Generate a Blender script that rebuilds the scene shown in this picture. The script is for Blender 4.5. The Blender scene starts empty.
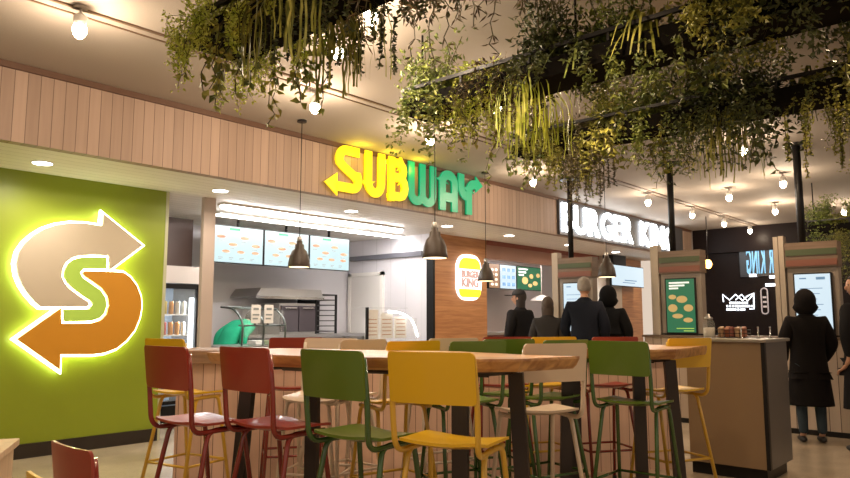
import bpy, bmesh, math, random
from math import sin, cos, pi, radians, sqrt, atan, hypot
from mathutils import Vector, Matrix
random.seed(7)
SC = bpy.context.scene
COL = SC.collection
AZ = radians(41.7); PIT = atan(81/700); EYE = 1.27; FPX = 700

# ------------------------------------------------------------------ placing helpers
def RF(r, f, z=0):
    """point r metres right of and f metres ahead of the standpoint"""
    return Vector((f*cos(AZ)+r*sin(AZ), f*sin(AZ)-r*cos(AZ), z))
def seen(x, y, X=None, Y=None, z=None):
    """where the sight line of an image point meets a known plane of the place"""
    u = 239-y; r = x-425
    up = u*cos(PIT)+FPX*sin(PIT); f = FPX*cos(PIT)-u*sin(PIT)
    a = (f*cos(AZ)+r*sin(AZ), f*sin(AZ)-r*cos(AZ), up)
    t = X/a[0] if X is not None else Y/a[1] if Y is not None else (z-EYE)/a[2]
    return Vector((a[0]*t, a[1]*t, EYE+a[2]*t))
def face(theta):
    return AZ-radians(theta)-pi/2

# ------------------------------------------------------------------ materials
MATS = {}
def mat(name, col, rough=.5, metal=0, emit=None, es=1, trans=0, alpha=1, bump=0, bscale=40, var=0, coat=0, vscale=3):
    if name in MATS: return MATS[name]
    m = bpy.data.materials.new(name); m.use_nodes = True
    nt = m.node_tree; b = nt.nodes['Principled BSDF']
    b.inputs['Base Color'].default_value = (*col, 1)
    b.inputs['Roughness'].default_value = rough
    b.inputs['Metallic'].default_value = metal
    b.inputs['Transmission Weight'].default_value = trans
    b.inputs['Alpha'].default_value = alpha
    b.inputs['Coat Weight'].default_value = coat
    if emit:
        b.inputs['Emission Color'].default_value = (*emit, 1)
        b.inputs['Emission Strength'].default_value = es
    if bump or var:
        tc = nt.nodes.new('ShaderNodeTexCoord')
        n = nt.nodes.new('ShaderNodeTexNoise'); n.inputs['Scale'].default_value = bscale
        nt.links.new(tc.outputs['Object'], n.inputs['Vector'])
        if bump:
            bp = nt.nodes.new('ShaderNodeBump'); bp.inputs['Strength'].default_value = bump
            bp.inputs['Distance'].default_value = .01
            nt.links.new(n.outputs['Fac'], bp.inputs['Height']); nt.links.new(bp.outputs['Normal'], b.inputs['Normal'])
        if var:
            n2 = nt.nodes.new('ShaderNodeTexNoise'); n2.inputs['Scale'].default_value = vscale
            n2.inputs['Detail'].default_value = 5
            nt.links.new(tc.outputs['Object'], n2.inputs['Vector'])
            mx = nt.nodes.new('ShaderNodeMix'); mx.data_type = 'RGBA'
            mx.inputs['A'].default_value = (*[c*(1-var) for c in col], 1)
            mx.inputs['B'].default_value = (*[min(1, c*(1+var)) for c in col], 1)
            nt.links.new(n2.outputs['Fac'], mx.inputs['Factor']); nt.links.new(mx.outputs['Result'], b.inputs['Base Color'])
    MATS[name] = m
    return m

def planks(name, c1, c2, width, axis=0, groove=.045, gcol=(.05, .02, .01), rough=.55, grain=1):
    """vertical boards: per-board tone, grain stretched along the board, a dark groove between boards"""
    if name in MATS: return MATS[name]
    m = bpy.data.materials.new(name); m.use_nodes = True
    nt = m.node_tree; N = nt.nodes; L = nt.links; b = N['Principled BSDF']
    b.inputs['Roughness'].default_value = rough
    tc = N.new('ShaderNodeTexCoord'); sp = N.new('ShaderNodeSeparateXYZ'); L.new(tc.outputs['Object'], sp.inputs[0])
    dv = N.new('ShaderNodeMath'); dv.operation = 'DIVIDE'; dv.inputs[1].default_value = width
    L.new(sp.outputs[axis], dv.inputs[0])
    fl = N.new('ShaderNodeMath'); fl.operation = 'FLOOR'; L.new(dv.outputs[0], fl.inputs[0])
    fr = N.new('ShaderNodeMath'); fr.operation = 'FRACT'; L.new(dv.outputs[0], fr.inputs[0])
    wn = N.new('ShaderNodeTexWhiteNoise'); wn.noise_dimensions = '1D'; L.new(fl.outputs[0], wn.inputs['W'])
    mp = N.new('ShaderNodeMapping')
    sc = [1, 1, 1]; sc[0] = 30; sc[1] = 30; sc[2] = 1.6
    if axis == 2: sc = [1.6, 1.6, 30]
    mp.inputs['Scale'].default_value = sc
    L.new(tc.outputs['Object'], mp.inputs['Vector'])
    no = N.new('ShaderNodeTexNoise'); no.inputs['Scale'].default_value = 1.0; no.inputs['Detail'].default_value = 6
    L.new(mp.outputs[0], no.inputs['Vector'])
    ad = N.new('ShaderNodeMath'); ad.operation = 'MULTIPLY_ADD'; ad.inputs[1].default_value = .55*grain
    sb = N.new('ShaderNodeMath'); sb.operation = 'MULTIPLY'; sb.inputs[1].default_value = .55
    L.new(wn.outputs['Value'], sb.inputs[0]); L.new(no.outputs['Fac'], ad.inputs[0]); L.new(sb.outputs[0], ad.inputs[2])
    mx = N.new('ShaderNodeMix'); mx.data_type = 'RGBA'
    mx.inputs['A'].default_value = (*c1, 1); mx.inputs['B'].default_value = (*c2, 1); L.new(ad.outputs[0], mx.inputs['Factor'])
    lt = N.new('ShaderNodeMath'); lt.operation = 'LESS_THAN'; lt.inputs[1].default_value = groove; L.new(fr.outputs[0], lt.inputs[0])
    m2 = N.new('ShaderNodeMix'); m2.data_type = 'RGBA'; m2.inputs['B'].default_value = (*gcol, 1)
    L.new(lt.outputs[0], m2.inputs['Factor']); L.new(mx.outputs['Result'], m2.inputs['A'])
    L.new(m2.outputs['Result'], b.inputs['Base Color'])
    bp = N.new('ShaderNodeBump'); bp.inputs['Strength'].default_value = .6; bp.inputs['Distance'].default_value = .01; bp.invert = True
    L.new(lt.outputs[0], bp.inputs['Height']); L.new(bp.outputs['Normal'], b.inputs['Normal'])
    MATS[name] = m
    return m

def leafmat(name, c1, c2):
    if name in MATS: return MATS[name]
    m = bpy.data.materials.new(name); m.use_nodes = True
    nt = m.node_tree; N = nt.nodes; L = nt.links; b = N['Principled BSDF']; b.inputs['Roughness'].default_value = .45
    tc = N.new('ShaderNodeTexCoord'); no = N.new('ShaderNodeTexNoise'); no.inputs['Scale'].default_value = 14; no.inputs['Detail'].default_value = 2
    L.new(tc.outputs['Object'], no.inputs['Vector'])
    rp = N.new('ShaderNodeValToRGB'); rp.color_ramp.elements[0].position = .35; rp.color_ramp.elements[1].position = .65
    rp.color_ramp.elements[0].color = (*c1, 1); rp.color_ramp.elements[1].color = (*c2, 1)
    L.new(no.outputs['Fac'], rp.inputs[0]); L.new(rp.outputs[0], b.inputs['Base Color'])
    b.inputs['Subsurface Weight'].default_value = 0
    MATS[name] = m
    return m

M = dict(
 red=mat('stool_red', (.27, .032, .018), .33, var=.12, coat=.2),
 green=mat('stool_green', (.085, .15, .012), .33, var=.12, coat=.2),
 yellow=mat('stool_yellow', (.66, .4, .008), .33, var=.08, coat=.2),
 cream=mat('stool_cream', (.58, .47, .36), .38, var=.06, coat=.2),
 redt=mat('tube_red', (.2, .02, .014), .25, coat=.5), greent=mat('tube_green', (.035, .09, .018), .25, coat=.5),
 yellowt=mat('tube_yellow', (.6, .36, .03), .28, coat=.5), creamt=mat('tube_cream', (.6, .5, .4), .3, coat=.5),
 rubber=mat('black_rubber', (.02, .02, .02), .8),
 rivet=mat('steel_rivet', (.6, .58, .55), .3, 1),
 tabletop=mat('x', (0, 0, 0)),
 darksteel=mat('dark_steel', (.045, .035, .03), .45, .6, bump=.05),
 black=mat('black_paint', (.012, .011, .011), .4),
 mesh=mat('planter_black', (.006, .005, .004), .95, bump=.3, bscale=200),
 white=mat('white_paint', (.75, .72, .68), .5), chrome=mat('chrome', (.7, .7, .7), .15, 1),
 steel=mat('brushed_steel', (.42, .41, .4), .35, .9, var=.1),
 glass=mat('clear_glass', (.85, .92, .9), .05, alpha=.08),
 lamp=mat('lamp_glow', (1, .9, .75), .5, emit=(1, .86, .66), es=28),
 lampw=mat('downlight_glow', (1, .95, .9), .5, emit=(1, .93, .84), es=14),
 led=mat('led_strip_glow', (1, 1, 1), .5, emit=(1, .96, .93), es=42),
)
def woodtop():
    m = bpy.data.materials.new('live_edge_wood'); m.use_nodes = True
    nt = m.node_tree; N = nt.nodes; L = nt.links; b = N['Principled BSDF']; b.inputs['Roughness'].default_value = .33
    tc = N.new('ShaderNodeTexCoord'); mp = N.new('ShaderNodeMapping'); mp.inputs['Scale'].default_value = (1.2, 9, 9)
    L.new(tc.outputs['Object'], mp.inputs[0])
    no = N.new('ShaderNodeTexNoise'); no.inputs['Scale'].default_value = 2.2; no.inputs['Detail'].default_value = 8; no.inputs['Distortion'].default_value = .8
    L.new(mp.outputs[0], no.inputs['Vector'])
    rp = N.new('ShaderNodeValToRGB'); e = rp.color_ramp.elements
    e[0].position = .3; e[0].color = (.26, .11, .035, 1); e[1].position = .7; e[1].color = (.62, .35, .13, 1)
    L.new(no.outputs['Fac'], rp.inputs[0]); L.new(rp.outputs[0], b.inputs['Base Color'])
    return m
M['tabletop'] = woodtop()
M['mesh'].node_tree.nodes['Principled BSDF'].inputs['Specular IOR Level'].default_value = .1
M['black'].node_tree.nodes['Principled BSDF'].inputs['Specular IOR Level'].default_value = .25
def wood(name, c1, c2, horiz=True, rough=.45):
    if name in MATS: return MATS[name]
    m = bpy.data.materials.new(name); m.use_nodes = True
    nt = m.node_tree; N = nt.nodes; L = nt.links; b = N['Principled BSDF']; b.inputs['Roughness'].default_value = rough
    tc = N.new('ShaderNodeTexCoord'); mp = N.new('ShaderNodeMapping'); mp.inputs['Scale'].default_value = (1.5, 1.5, 22) if horiz else (22, 22, 1.5)
    L.new(tc.outputs['Object'], mp.inputs[0])
    no = N.new('ShaderNodeTexNoise'); no.inputs['Scale'].default_value = 1.3; no.inputs['Detail'].default_value = 7; no.inputs['Distortion'].default_value = .4
    L.new(mp.outputs[0], no.inputs['Vector'])
    rp = N.new('ShaderNodeValToRGB'); e = rp.color_ramp.elements
    e[0].position = .32; e[0].color = (*c1, 1); e[1].position = .68; e[1].color = (*c2, 1)
    L.new(no.outputs['Fac'], rp.inputs[0]); L.new(rp.outputs[0], b.inputs['Base Color'])
    MATS[name] = m
    return m

# ------------------------------------------------------------------ mesh helpers
def obj(name, bm, m, parent=None, smooth=False, loc=None, rz=None):
    me = bpy.data.meshes.new(name); bm.normal_update(); bm.to_mesh(me); bm.free()
    o = bpy.data.objects.new(name, me); COL.objects.link(o)
    for mm in (m if isinstance(m, (list, tuple)) else [m]): me.materials.append(mm)
    if smooth:
        for p in me.polygons: p.use_smooth = True
    if parent: o.parent = parent
    if loc is not None: o.location = loc
    if rz is not None: o.rotation_euler.z = rz
    return o
def thing(name, label, cat, loc=(0, 0, 0), rz=0, group=None):
    o = bpy.data.objects.new(name, None); COL.objects.link(o); o.empty_display_size = .1
    o.location = loc; o.rotation_euler = (0, 0, rz); o['label'] = label; o['category'] = cat
    if group: o['group'] = group
    return o
def tag(o, label, cat, group=None):
    o['label'] = label; o['category'] = cat
    if group: o['group'] = group
    return o
def struct(name, bm, m, parent=None, **k):
    o = obj(name, bm, m, parent, **k)
    if not parent: o['kind'] = 'structure'
    return o
def dup(root, loc, rz, label, group=None):
    r = root.copy(); COL.objects.link(r); r.location = loc; r.rotation_euler = (0, 0, rz); r['label'] = label
    if group: r['group'] = group
    for ch in root.children:
        c = ch.copy(); COL.objects.link(c); c.parent = r
        for g in ch.children:
            d = g.copy(); COL.objects.link(d); d.parent = c
    return r
def box(bm, x0, x1, y0, y1, z0, z1, mi=0, rot=None, bev=0):
    vs = [bm.verts.new(((x0, x1)[i & 1], (y0, y1)[i >> 1 & 1], (z0, z1)[i >> 2])) for i in range(8)]
    fs = []
    for q in ((0, 2, 3, 1), (4, 5, 7, 6), (0, 1, 5, 4), (2, 6, 7, 3), (0, 4, 6, 2), (1, 3, 7, 5)):
        f = bm.faces.new([vs[i] for i in q]); f.material_index = mi; fs.append(f)
    if bev:
        es = {e for f in fs for e in f.edges}
        bmesh.ops.bevel(bm, geom=list(es), offset=bev, segments=2, affect='EDGES', profile=.5)
    elif rot:
        for v in vs: v.co = rot @ v.co
    return vs
def B(*a, **k):
    bm = bmesh.new(); box(bm, *a, **k); return bm
def fillet(pts, rad, n=5):
    pts = [Vector(p) for p in pts]; out = [pts[0]]
    for i in range(1, len(pts)-1):
        p, a, c = pts[i], pts[i-1], pts[i+1]
        d1 = (a-p); d2 = (c-p); r = min(rad, d1.length*.48, d2.length*.48)
        s = p+d1.normalized()*r; e = p+d2.normalized()*r
        for k in range(n+1):
            t = k/n; out.append(s*(1-t)**2+p*2*t*(1-t)+e*t*t)
    out.append(pts[-1]); return out
def tube(bm, pts, r, seg=8, cap=True, mi=0):
    pts = [Vector(p) for p in pts]; n = len(pts)
    rr = r if isinstance(r, (list, tuple)) else [r]*n
    t0 = (pts[1]-pts[0]).normalized()
    up = Vector((0, 0, 1)) if abs(t0.z) < .9 else Vector((1, 0, 0))
    nrm = t0.cross(up).normalized(); rings = []
    for i in range(n):
        t = (pts[min(i+1, n-1)]-pts[max(i-1, 0)]).normalized()
        nrm = (nrm-t*nrm.dot(t)).normalized(); b = t.cross(nrm)
        rings.append([bm.verts.new(pts[i]+(nrm*cos(2*pi*k/seg)+b*sin(2*pi*k/seg))*rr[i]) for k in range(seg)])
    for a, c in zip(rings, rings[1:]):
        for k in range(seg):
            f = bm.faces.new((a[k], a[(k+1) % seg], c[(k+1) % seg], c[k])); f.material_index = mi; f.smooth = True
    if cap:
        bm.faces.new(rings[0][::-1]).material_index = mi; bm.faces.new(rings[-1]).material_index = mi
def lathe(bm, prof, seg=24, c=(0, 0, 0), mi=0, sx=1, sy=1):
    rings = []
    for (r, z) in prof:
        rings.append([bm.verts.new((c[0]+sx*r*cos(2*pi*k/seg), c[1]+sy*r*sin(2*pi*k/seg), c[2]+z)) for k in range(seg)])
    for a, d in zip(rings, rings[1:]):
        for k in range(seg):
            f = bm.faces.new((a[k], a[(k+1) % seg], d[(k+1) % seg], d[k])); f.smooth = True; f.material_index = mi
    bm.faces.new(rings[0][::-1]).material_index = mi; bm.faces.new(rings[-1]).material_index = mi
def prism(bm, poly, y0, y1, mi=0):
    """outline in local x,z extruded along y"""
    a = [bm.verts.new((p[0], y0, p[1])) for p in poly]; c = [bm.verts.new((p[0], y1, p[1])) for p in poly]
    n = len(poly)
    f1 = bm.faces.new(a); f2 = bm.faces.new(c[::-1])
    f1.material_index = f2.material_index = mi
    for k in range(n):
        bm.faces.new((a[k], c[k], c[(k+1) % n], a[(k+1) % n])).material_index = mi
    f1.normal_update(); f2.normal_update(); bmesh.ops.triangulate(bm, faces=[f1, f2], ngon_method='EAR_CLIP')
def sphere(bm, c, r, sc=(1, 1, 1), u=14, v=9, mi=0):
    mt = Matrix.Translation(c) @ Matrix.Diagonal((r*sc[0], r*sc[1], r*sc[2], 1))
    g = bmesh.ops.create_uvsphere(bm, u_segments=u, v_segments=v, radius=1, matrix=mt)
    fs = {f for vv in g['verts'] for f in vv.link_faces}
    for f in fs: f.smooth = True; f.material_index = mi
def textmesh(s, size, ext, bold=0, mirror=False, align='LEFT', sx=1):
    cu = bpy.data.curves.new('t', 'FONT'); cu.body = s; cu.size = size; cu.extrude = ext; cu.offset = bold; cu.align_x = align
    cu.resolution_u = 4
    o = bpy.data.objects.new('t', cu); COL.objects.link(o)
    dg = bpy.context.evaluated_depsgraph_get(); me = bpy.data.meshes.new_from_object(o.evaluated_get(dg))
    bpy.data.objects.remove(o)
    k = -1 if mirror else 1
    for v in me.vertices:
        x, y, z = v.co; v.co = (x*k*sx, -z, y)
    me.materials.clear()
    return me
def meshobj(name, me, m, parent=None, loc=(0, 0, 0), rz=0):
    o = bpy.data.objects.new(name, me); COL.objects.link(o)
    me.materials.append(m)
    if parent: o.parent = parent
    o.location = loc; o.rotation_euler.z = rz
    return o

# ================================================================== THE SETTING
GY = 7.2; FY = 6.06; ZS = 2.68; ZC = 3.315
def floor_mat():
    m = bpy.data.materials.new('polished_floor'); m.use_nodes = True
    nt = m.node_tree; N = nt.nodes; L = nt.links; b = N['Principled BSDF']; b.inputs['Roughness'].default_value = .22
    tc = N.new('ShaderNodeTexCoord')
    n1 = N.new('ShaderNodeTexNoise'); n1.inputs['Scale'].default_value = 1.3; n1.inputs['Detail'].default_value = 7
    n2 = N.new('ShaderNodeTexNoise'); n2.inputs['Scale'].default_value = 60
    L.new(tc.outputs['Object'], n1.inputs['Vector']); L.new(tc.outputs['Object'], n2.inputs['Vector'])
    rp = N.new('ShaderNodeValToRGB'); e = rp.color_ramp.elements
    e[0].position = .35; e[0].color = (.36, .29, .21, 1); e[1].position = .65; e[1].color = (.52, .43, .32, 1)
    L.new(n1.outputs['Fac'], rp.inputs[0])
    mx = N.new('ShaderNodeMix'); mx.data_type = 'RGBA'; mx.inputs['B'].default_value = (.26, .2, .15, 1)
    r2 = N.new('ShaderNodeValToRGB'); r2.color_ramp.elements[0].position = .55; r2.color_ramp.elements[1].position = .75
    r2.color_ramp.elements[1].color = (.45, .45, .45, 1)
    L.new(n2.outputs['Fac'], r2.inputs[0]); L.new(r2.outputs[0], mx.inputs['Factor']); L.new(rp.outputs[0], mx.inputs['A'])
    L.new(mx.outputs['Result'], b.inputs['Base Color'])
    return m
struct('floor', B(-7, 22, -8, 12, -.1, 0), floor_mat())
struct('ceiling', B(-7, 22, -8, 12, ZC, ZC+.1), mat('ceiling_plaster', (.36, .315, .27), .8, bump=.15, bscale=90))
m_green = mat('green_wall_paint', (.23, .29, .012), .42, bump=.05, bscale=60)
xr = seen(162, 300, Y=GY).x
struct('wall_left', B(-7, xr, GY, GY+.12, 0, ZS), m_green)
struct('baseboard_left', B(-7, xr, GY-.02, GY, 0, .13), mat('dark_skirting', (.022, .014, .01), .4))
struct('wall_edge', B(xr, xr+.035, GY-.005, GY+.125, 0, ZS), mat('pale_edge', (.45, .45, .3), .5)).name = 'trim_1'
m_fascia = planks('fascia_boards', (.24, .16, .115), (.42, .295, .22), .098, 0, .05, (.11, .065, .045))
struct('trim_2', B(-7, 15.97, FY, FY+.1, ZS, ZC), m_fascia)
struct('trim_3', B(-7, 15.97, FY-.03, FY, ZC-.05, ZC), mat('brown_cornice', (.1, .045, .022), .5))
struct('trim_4', B(15.97, 16.0, FY, 9.6, ZS, ZC), m_fascia)
m_soff = planks('soffit_boards', (.74, .7, .64), (.84, .8, .75), .14, 1, .04, (.38, .35, .3), grain=.5)
struct('trim_5', B(-7, 16, FY+.1, 9.6, ZS, ZS+.08), m_soff)
# niche behind the header
m_kwall = mat('kitchen_wall_grey', (.6, .58, .6), .5, bump=.04)
struct('wall_back', B(4.6, 16.1, 9.5, 9.62, 0, ZS), m_kwall)
m_brown = mat('brown_panel', (.1, .055, .04), .5)
struct('wall_alcove', B(3.4, 5.15, 8.98, 9.1, 0, ZS), m_brown)
struct('trim_6', B(4.26, 4.41, GY, GY+.06, 0, ZS), mat('jamb_pale_wood', (.5, .41, .36), .5))
XW = 8.55
struct('wall_right', B(XW, XW+.1, 7.52, 9.5, 0, ZS), planks('panel_grey', (.6, .58, .61), (.64, .62, .65), .35, 1, .012, (.3, .3, .3), grain=.2))
m_orwood = wood('orange_oak_veneer', (.38, .16, .06), (.56, .27, .11))
struct('wall_pier', B(XW, 9.97, 7.42, 7.52, 0, ZS), m_orwood)
struct('trim_7', B(XW-.05, XW, 7.4, 7.54, 0, 2.5), M['black'])
struct('trim_8', B(9.97, 14.4, 7.42, 7.56, 2.36, ZS), mat('brick_red_header', (.36, .2, .15), .5, var=.15))
struct('trim_9', B(9.97, 14.4, 7.40, 7.42, 2.60, ZS), mat('red_brown_trim', (.24, .06, .04), .5))
struct('wall_north', B(14.4, 16.0, 7.3, 7.42, 0, ZS), m_orwood)
struct('trim_10', B(14.1, 14.85, 7.25, 7.45, 0, ZS), mat('cream_pilaster', (.62, .55, .48), .5))
# dark end of the hall
m_dark = mat('dark_glass_wall', (.012, .008, .008), .35); m_dark.node_tree.nodes['Principled BSDF'].inputs['Specular IOR Level'].default_value = .08
struct('wall_far', B(16.2, 16.3, -2.0, 6.06, 0, ZC), m_dark)
struct('trim_11', B(16.08, 16.2, -2.0, 6.06, ZC-.55, ZC), m_dark)
# ceiling tracks
struct('trim_12', B(-6, 16, 4.62, 4.645, ZC-.012, ZC), mat('track_brown', (.12, .07, .04), .5))
struct('trim_13', B(-6, 16, 4.74, 4.755, ZC-.008, ZC), MATS['track_brown'])
#struct('wall_rear', B(-7, 22, -8.1, -8, 0, ZC), mat('rear_wall_warm', (.5, .38, .27), .7))
#struct('wall_west', B(-7.1, -7, -8, 12, 0, ZC), MATS['rear_wall_warm'])

# ================================================================== LIGHTS
def spot(loc, e, size=120, blend=.8, col=(1, .72, .45), r=.05, rot=(0, 0, 0)):
    l = bpy.data.lights.new('spot', 'SPOT'); l.energy = e; l.spot_size = radians(size); l.spot_blend = blend; l.color = col; l.shadow_soft_size = r
    o = bpy.data.objects.new('spot', l); COL.objects.link(o); o.location = loc; o.rotation_euler = rot; return o
def area(loc, e, sx, sy, col=(1, 1, 1), rot=(0, 0, 0), vis=False):
    l = bpy.data.lights.new('area', 'AREA'); l.shape = 'RECTANGLE'; l.size = sx; l.size_y = sy; l.energy = e; l.color = col
    o = bpy.data.objects.new('area', l); COL.objects.link(o); o.location = loc; o.rotation_euler = rot
    o.visible_camera = True
    return o
def track_lamp(x, y, label, e=45, drop=.12):
    t = thing('track_spotlight', label, 'ceiling light', (x, y, ZC), group='ceiling spotlights')
    bm = bmesh.new(); lathe(bm, [(.045, -.012), (.045, 0)], 16); tube(bm, [(0, 0, -.01), (0, 0, -drop+.05)], .008, 6)
    obj('mount', bm, MATS['ceiling_plaster'], t)
    bm = bmesh.new(); lathe(bm, [(.038, -drop-.03), (.04, -drop-.03), (.042, -drop+.05), (.02, -drop+.07)], 16); obj('housing', bm, M['white'], t, True)
    bm = bmesh.new(); sphere(bm, (0, 0, -drop-.04), .045, (1, 1, 1.35)); obj('bulb', bm, M['lamp'], t, True)
    if e:
        l = bpy.data.lights.new('bulb_light', 'POINT'); l.energy = e*.62; l.color = (1, .78, .56); l.shadow_soft_size = .04
        o = bpy.data.objects.new('bulb_light', l); COL.objects.link(o); o.location = (x, y, ZC-drop-.13)
    return t
C_SP = [(80, 24, 'spotlight nearest the top left corner of the ceiling', 60), (338, 46, 'spotlight below the hanging wiry plant of the left planter', 60),
        (371, 10, 'topmost spotlight, partly behind the wiry hanging plant', 60), (315, 103, 'spotlight above the left hanging pendant lamp', 60),
        (430, 137, 'spotlight above the green letters of the yellow and green sign', 60), (533, 179, 'spotlight above the start of the white letter sign', 45),
        (743, 147, 'spotlight under trailing plants left of the right black post', 40), (783, 181, 'spotlight just left of the right black post', 40),
        (729, 195, 'spotlight midway between the two right black posts', 40), (775, 209, 'brightest spotlight low beside the right black post', 50),
        (648, 200, 'spotlight above the end of the white letter sign', 40), (692, 213, 'spotlight right of the middle black post', 30),
        (724, 222, 'spotlight next above the dark glass wall', 25), (750, 229, 'spotlight lowest in front of the dark glass wall', 25),
        (844, 210, 'spotlight at the right edge beside the far plants', 30), (497, 103, 'spotlight shining through the pale plant of the middle planter', 45)]
for (x, y, lab, e) in C_SP:
    p = seen(x, y, z=ZC-.12); track_lamp(p.x, p.y, lab, e)
for (x, y, e) in [(-1.5, 3.2, 70), (-1.5, -.5, 40), (1.0, .8, 50), (2.6, -1.5, 40), (5, .3, 40), (-3.5, 5.5, 70), (.4, 5.0, 50), (2.8, 1.7, 70), (4.35, 2.4, 70), (5.9, 1.3, 60), (4.2, .6, 60), (.7, 1.6, 80), (8.1, 2.3, 60), (8.6, .8, 40)]:
    spot((x, y, ZC-.2), e, 150)  # unseen fill spots with no fixtures, added to brighten room, tables and plants
def soffit_lamp(x, y, lab, e=14):
    t = thing('recessed_downlight', lab, 'ceiling light', (x, y, ZS), group='downlights in the white soffit')
    bm = bmesh.new(); lathe(bm, [(.085, -.006), (.095, -.006), (.095, 0), (.085, 0)], 24); obj('trim_ring', bm, M['white'], t)
    bm = bmesh.new(); lathe(bm, [(.08, -.01), (.08, -.004)], 24); obj('lens', bm, M['lampw'], t)
    spot((x, y, ZS-.03), e*1.4, 165, col=(1, .88, .74))
for (x, lab, e) in [(2.33, 'recessed downlight above the green wall', 34), (4.15, 'recessed downlight at the left end of the white soffit', 20), (6.08, 'recessed downlight below the yellow letters', 20),
                 (8.02, 'recessed downlight below the green letters', 20), (9.64, 'recessed downlight left of the white letter sign', 20), (11.6, 'recessed downlight under the left part of the white letter sign', 20),
                 (13.5, 'recessed downlight under the middle of the white letter sign', 20), (15.38, 'recessed downlight under the right end of the white letter sign', 25)]:
    soffit_lamp(x, 6.7, lab, e)
for (x0, x1, y, lab) in [(4.6, 7.75, 7.4, 'front one of two long white ceiling light strips over the sandwich counter'), (4.95, 8.45, 8.05, 'rear one of two long white ceiling light strips over the sandwich counter')]:
    t = thing('light_strip', lab, 'light strip', ((x0+x1)/2, y, ZS), group='light strips over the counter')
    h = (x1-x0)/2
    obj('housing', B(-h, h, -.07, .07, -.03, 0), M['white'], t)
    obj('diffuser', B(-h+.02, h-.02, -.055, .055, -.05, -.03), M['led'], t)
bm = bmesh.new(); box(bm, -.6, .6, -.06, .06, -.04, 0)
p = seen(400, 97, z=ZS)
tag(obj('linear_ceiling_light', B(-1.3, 1.3, -.08, .08, -.03, 0), M['led'], loc=(12.2, 7.72, ZS)), 'white light panel under the burger counter header, lengthened to brighten the interior', 'light strip')  # panel made longer to brighten the burger counter interior
bm.free()

W = bpy.data.worlds.new('hall_ambience'); SC.world = W; W.use_nodes = True
W.node_tree.nodes['Background'].inputs[0].default_value = (1, .82, .66, 1)
W.node_tree.nodes['Background'].inputs[1].default_value = .75

# ================================================================== ROUND LOGO ON THE GREEN WALL
def wp(x, y, Y=GY):
    q = seen(x, y, Y=Y); return (q.x, q.z)
def arcpts(p0, pm, p1, n=10):
    """circle through three points in the wall plane"""
    (ax, ay), (bx, by), (cx, cy) = p0, pm, p1
    d = 2*(ax*(by-cy)+bx*(cy-ay)+cx*(ay-by))
    ux = ((ax*ax+ay*ay)*(by-cy)+(bx*bx+by*by)*(cy-ay)+(cx*cx+cy*cy)*(ay-by))/d
    uy = ((ax*ax+ay*ay)*(cx-bx)+(bx*bx+by*by)*(ax-cx)+(cx*cx+cy*cy)*(bx-ax))/d
    r = hypot(ax-ux, ay-uy); a0 = math.atan2(ay-uy, ax-ux); am = math.atan2(by-uy, bx-ux); a1 = math.atan2(cy-uy, cx-ux)
    def norm(a, ref, s):
        while s*(a-ref) < 0: a += s*2*pi
        while s*(a-ref) > 2*pi: a -= s*2*pi
        return a
    s = 1 if norm(am, a0, 1) < norm(a1, a0, 1) else -1
    a1 = norm(a1, a0, s)
    return [(ux+r*cos(a0+(a1-a0)*k/n), uy+r*sin(a0+(a1-a0)*k/n)) for k in range(n+1)]
def offset_poly(poly, d):
    n = len(poly); A = sum(poly[i][0]*poly[(i+1) % n][1]-poly[(i+1) % n][0]*poly[i][1] for i in range(n))
    s = 1 if A > 0 else -1; out = []
    for i in range(n):
        p, q, r = poly[i-1], poly[i], poly[(i+1) % n]
        e1 = Vector((q[0]-p[0], q[1]-p[1])); e2 = Vector((r[0]-q[0], r[1]-q[1]))
        if e1.length < 1e-6 or e2.length < 1e-6: out.append(q); continue
        n1 = Vector((e1.y, -e1.x)).normalized()*s; n2 = Vector((e2.y, -e2.x)).normalized()*s
        b = n1+n2
        if b.length < 1e-3: b = n1
        b = b.normalized(); k = d/max(.45, b.dot(n1))
        out.append((q[0]+b.x*k, q[1]+b.y*k))
    return out
c0 = wp(75, 290)
def L(x, y): a = wp(x, y); return (a[0]-c0[0], a[1]-c0[1])
def LL(q): return [L(*a) for a in q]
S_UP = [(104, 256), (88, 255.5), (76, 256), (68, 258), (61.5, 263), (58, 270), (57.5, 277), (60, 283), (65, 289), (75, 296.5), (83, 301.5), (85, 304.5), (82, 307)]
S_DN = [(57, 323.5), (75, 323.5), (88, 323), (96, 320.5), (101.5, 315), (104, 306), (103, 297), (98, 289), (90, 283), (80, 276.5), (78, 273.5), (81, 271.5)]
up_arrow = LL([(37, 307), (31, 302), (24, 294), (18, 285), (14, 275), (12.5, 264), (15, 253), (21, 244), (30, 236), (40, 230), (52, 226), (66, 224), (82, 224.5), (98, 227), (99.5, 215), (138, 246), (104.5, 271)]+S_UP)
dn_arrow = LL([(13, 339), (57, 308)]+S_DN+[(104, 272), (119, 273), (126, 278), (132, 286), (136, 296), (137, 306), (135, 318), (130, 330), (122, 340), (112, 348), (100, 352.5), (88, 354), (56, 354), (55.5, 369)])
def shrink(q, c=(81, 290), k=.93): return [(c[0]+(a-c[0])*k, c[1]+(b-c[1])*k) for a, b in q]
s_poly = LL([(102, 258), (88, 257.5), (77, 258), (69, 260), (63.5, 264.5), (60, 270.5), (59.5, 277), (62, 282), (67, 287.5), (77, 295), (86, 301), (88, 304.5), (85, 309), (59, 309.5), (59, 321.5), (75, 321.5), (87, 321), (94.5, 318.5), (99.5, 313.5), (102, 306), (101, 298), (96, 290.5), (88, 285), (78, 278), (75.5, 273), (79, 269.5), (102, 269.5)])
logo = thing('wall_logo', 'large round emblem of two arrows forming a letter S, backlit on the green wall', 'sign', (c0[0], GY, c0[1]))
m_halo = mat('halo_white', (1, 1, .9), .5, emit=(.95, 1, .6), es=8)
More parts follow.
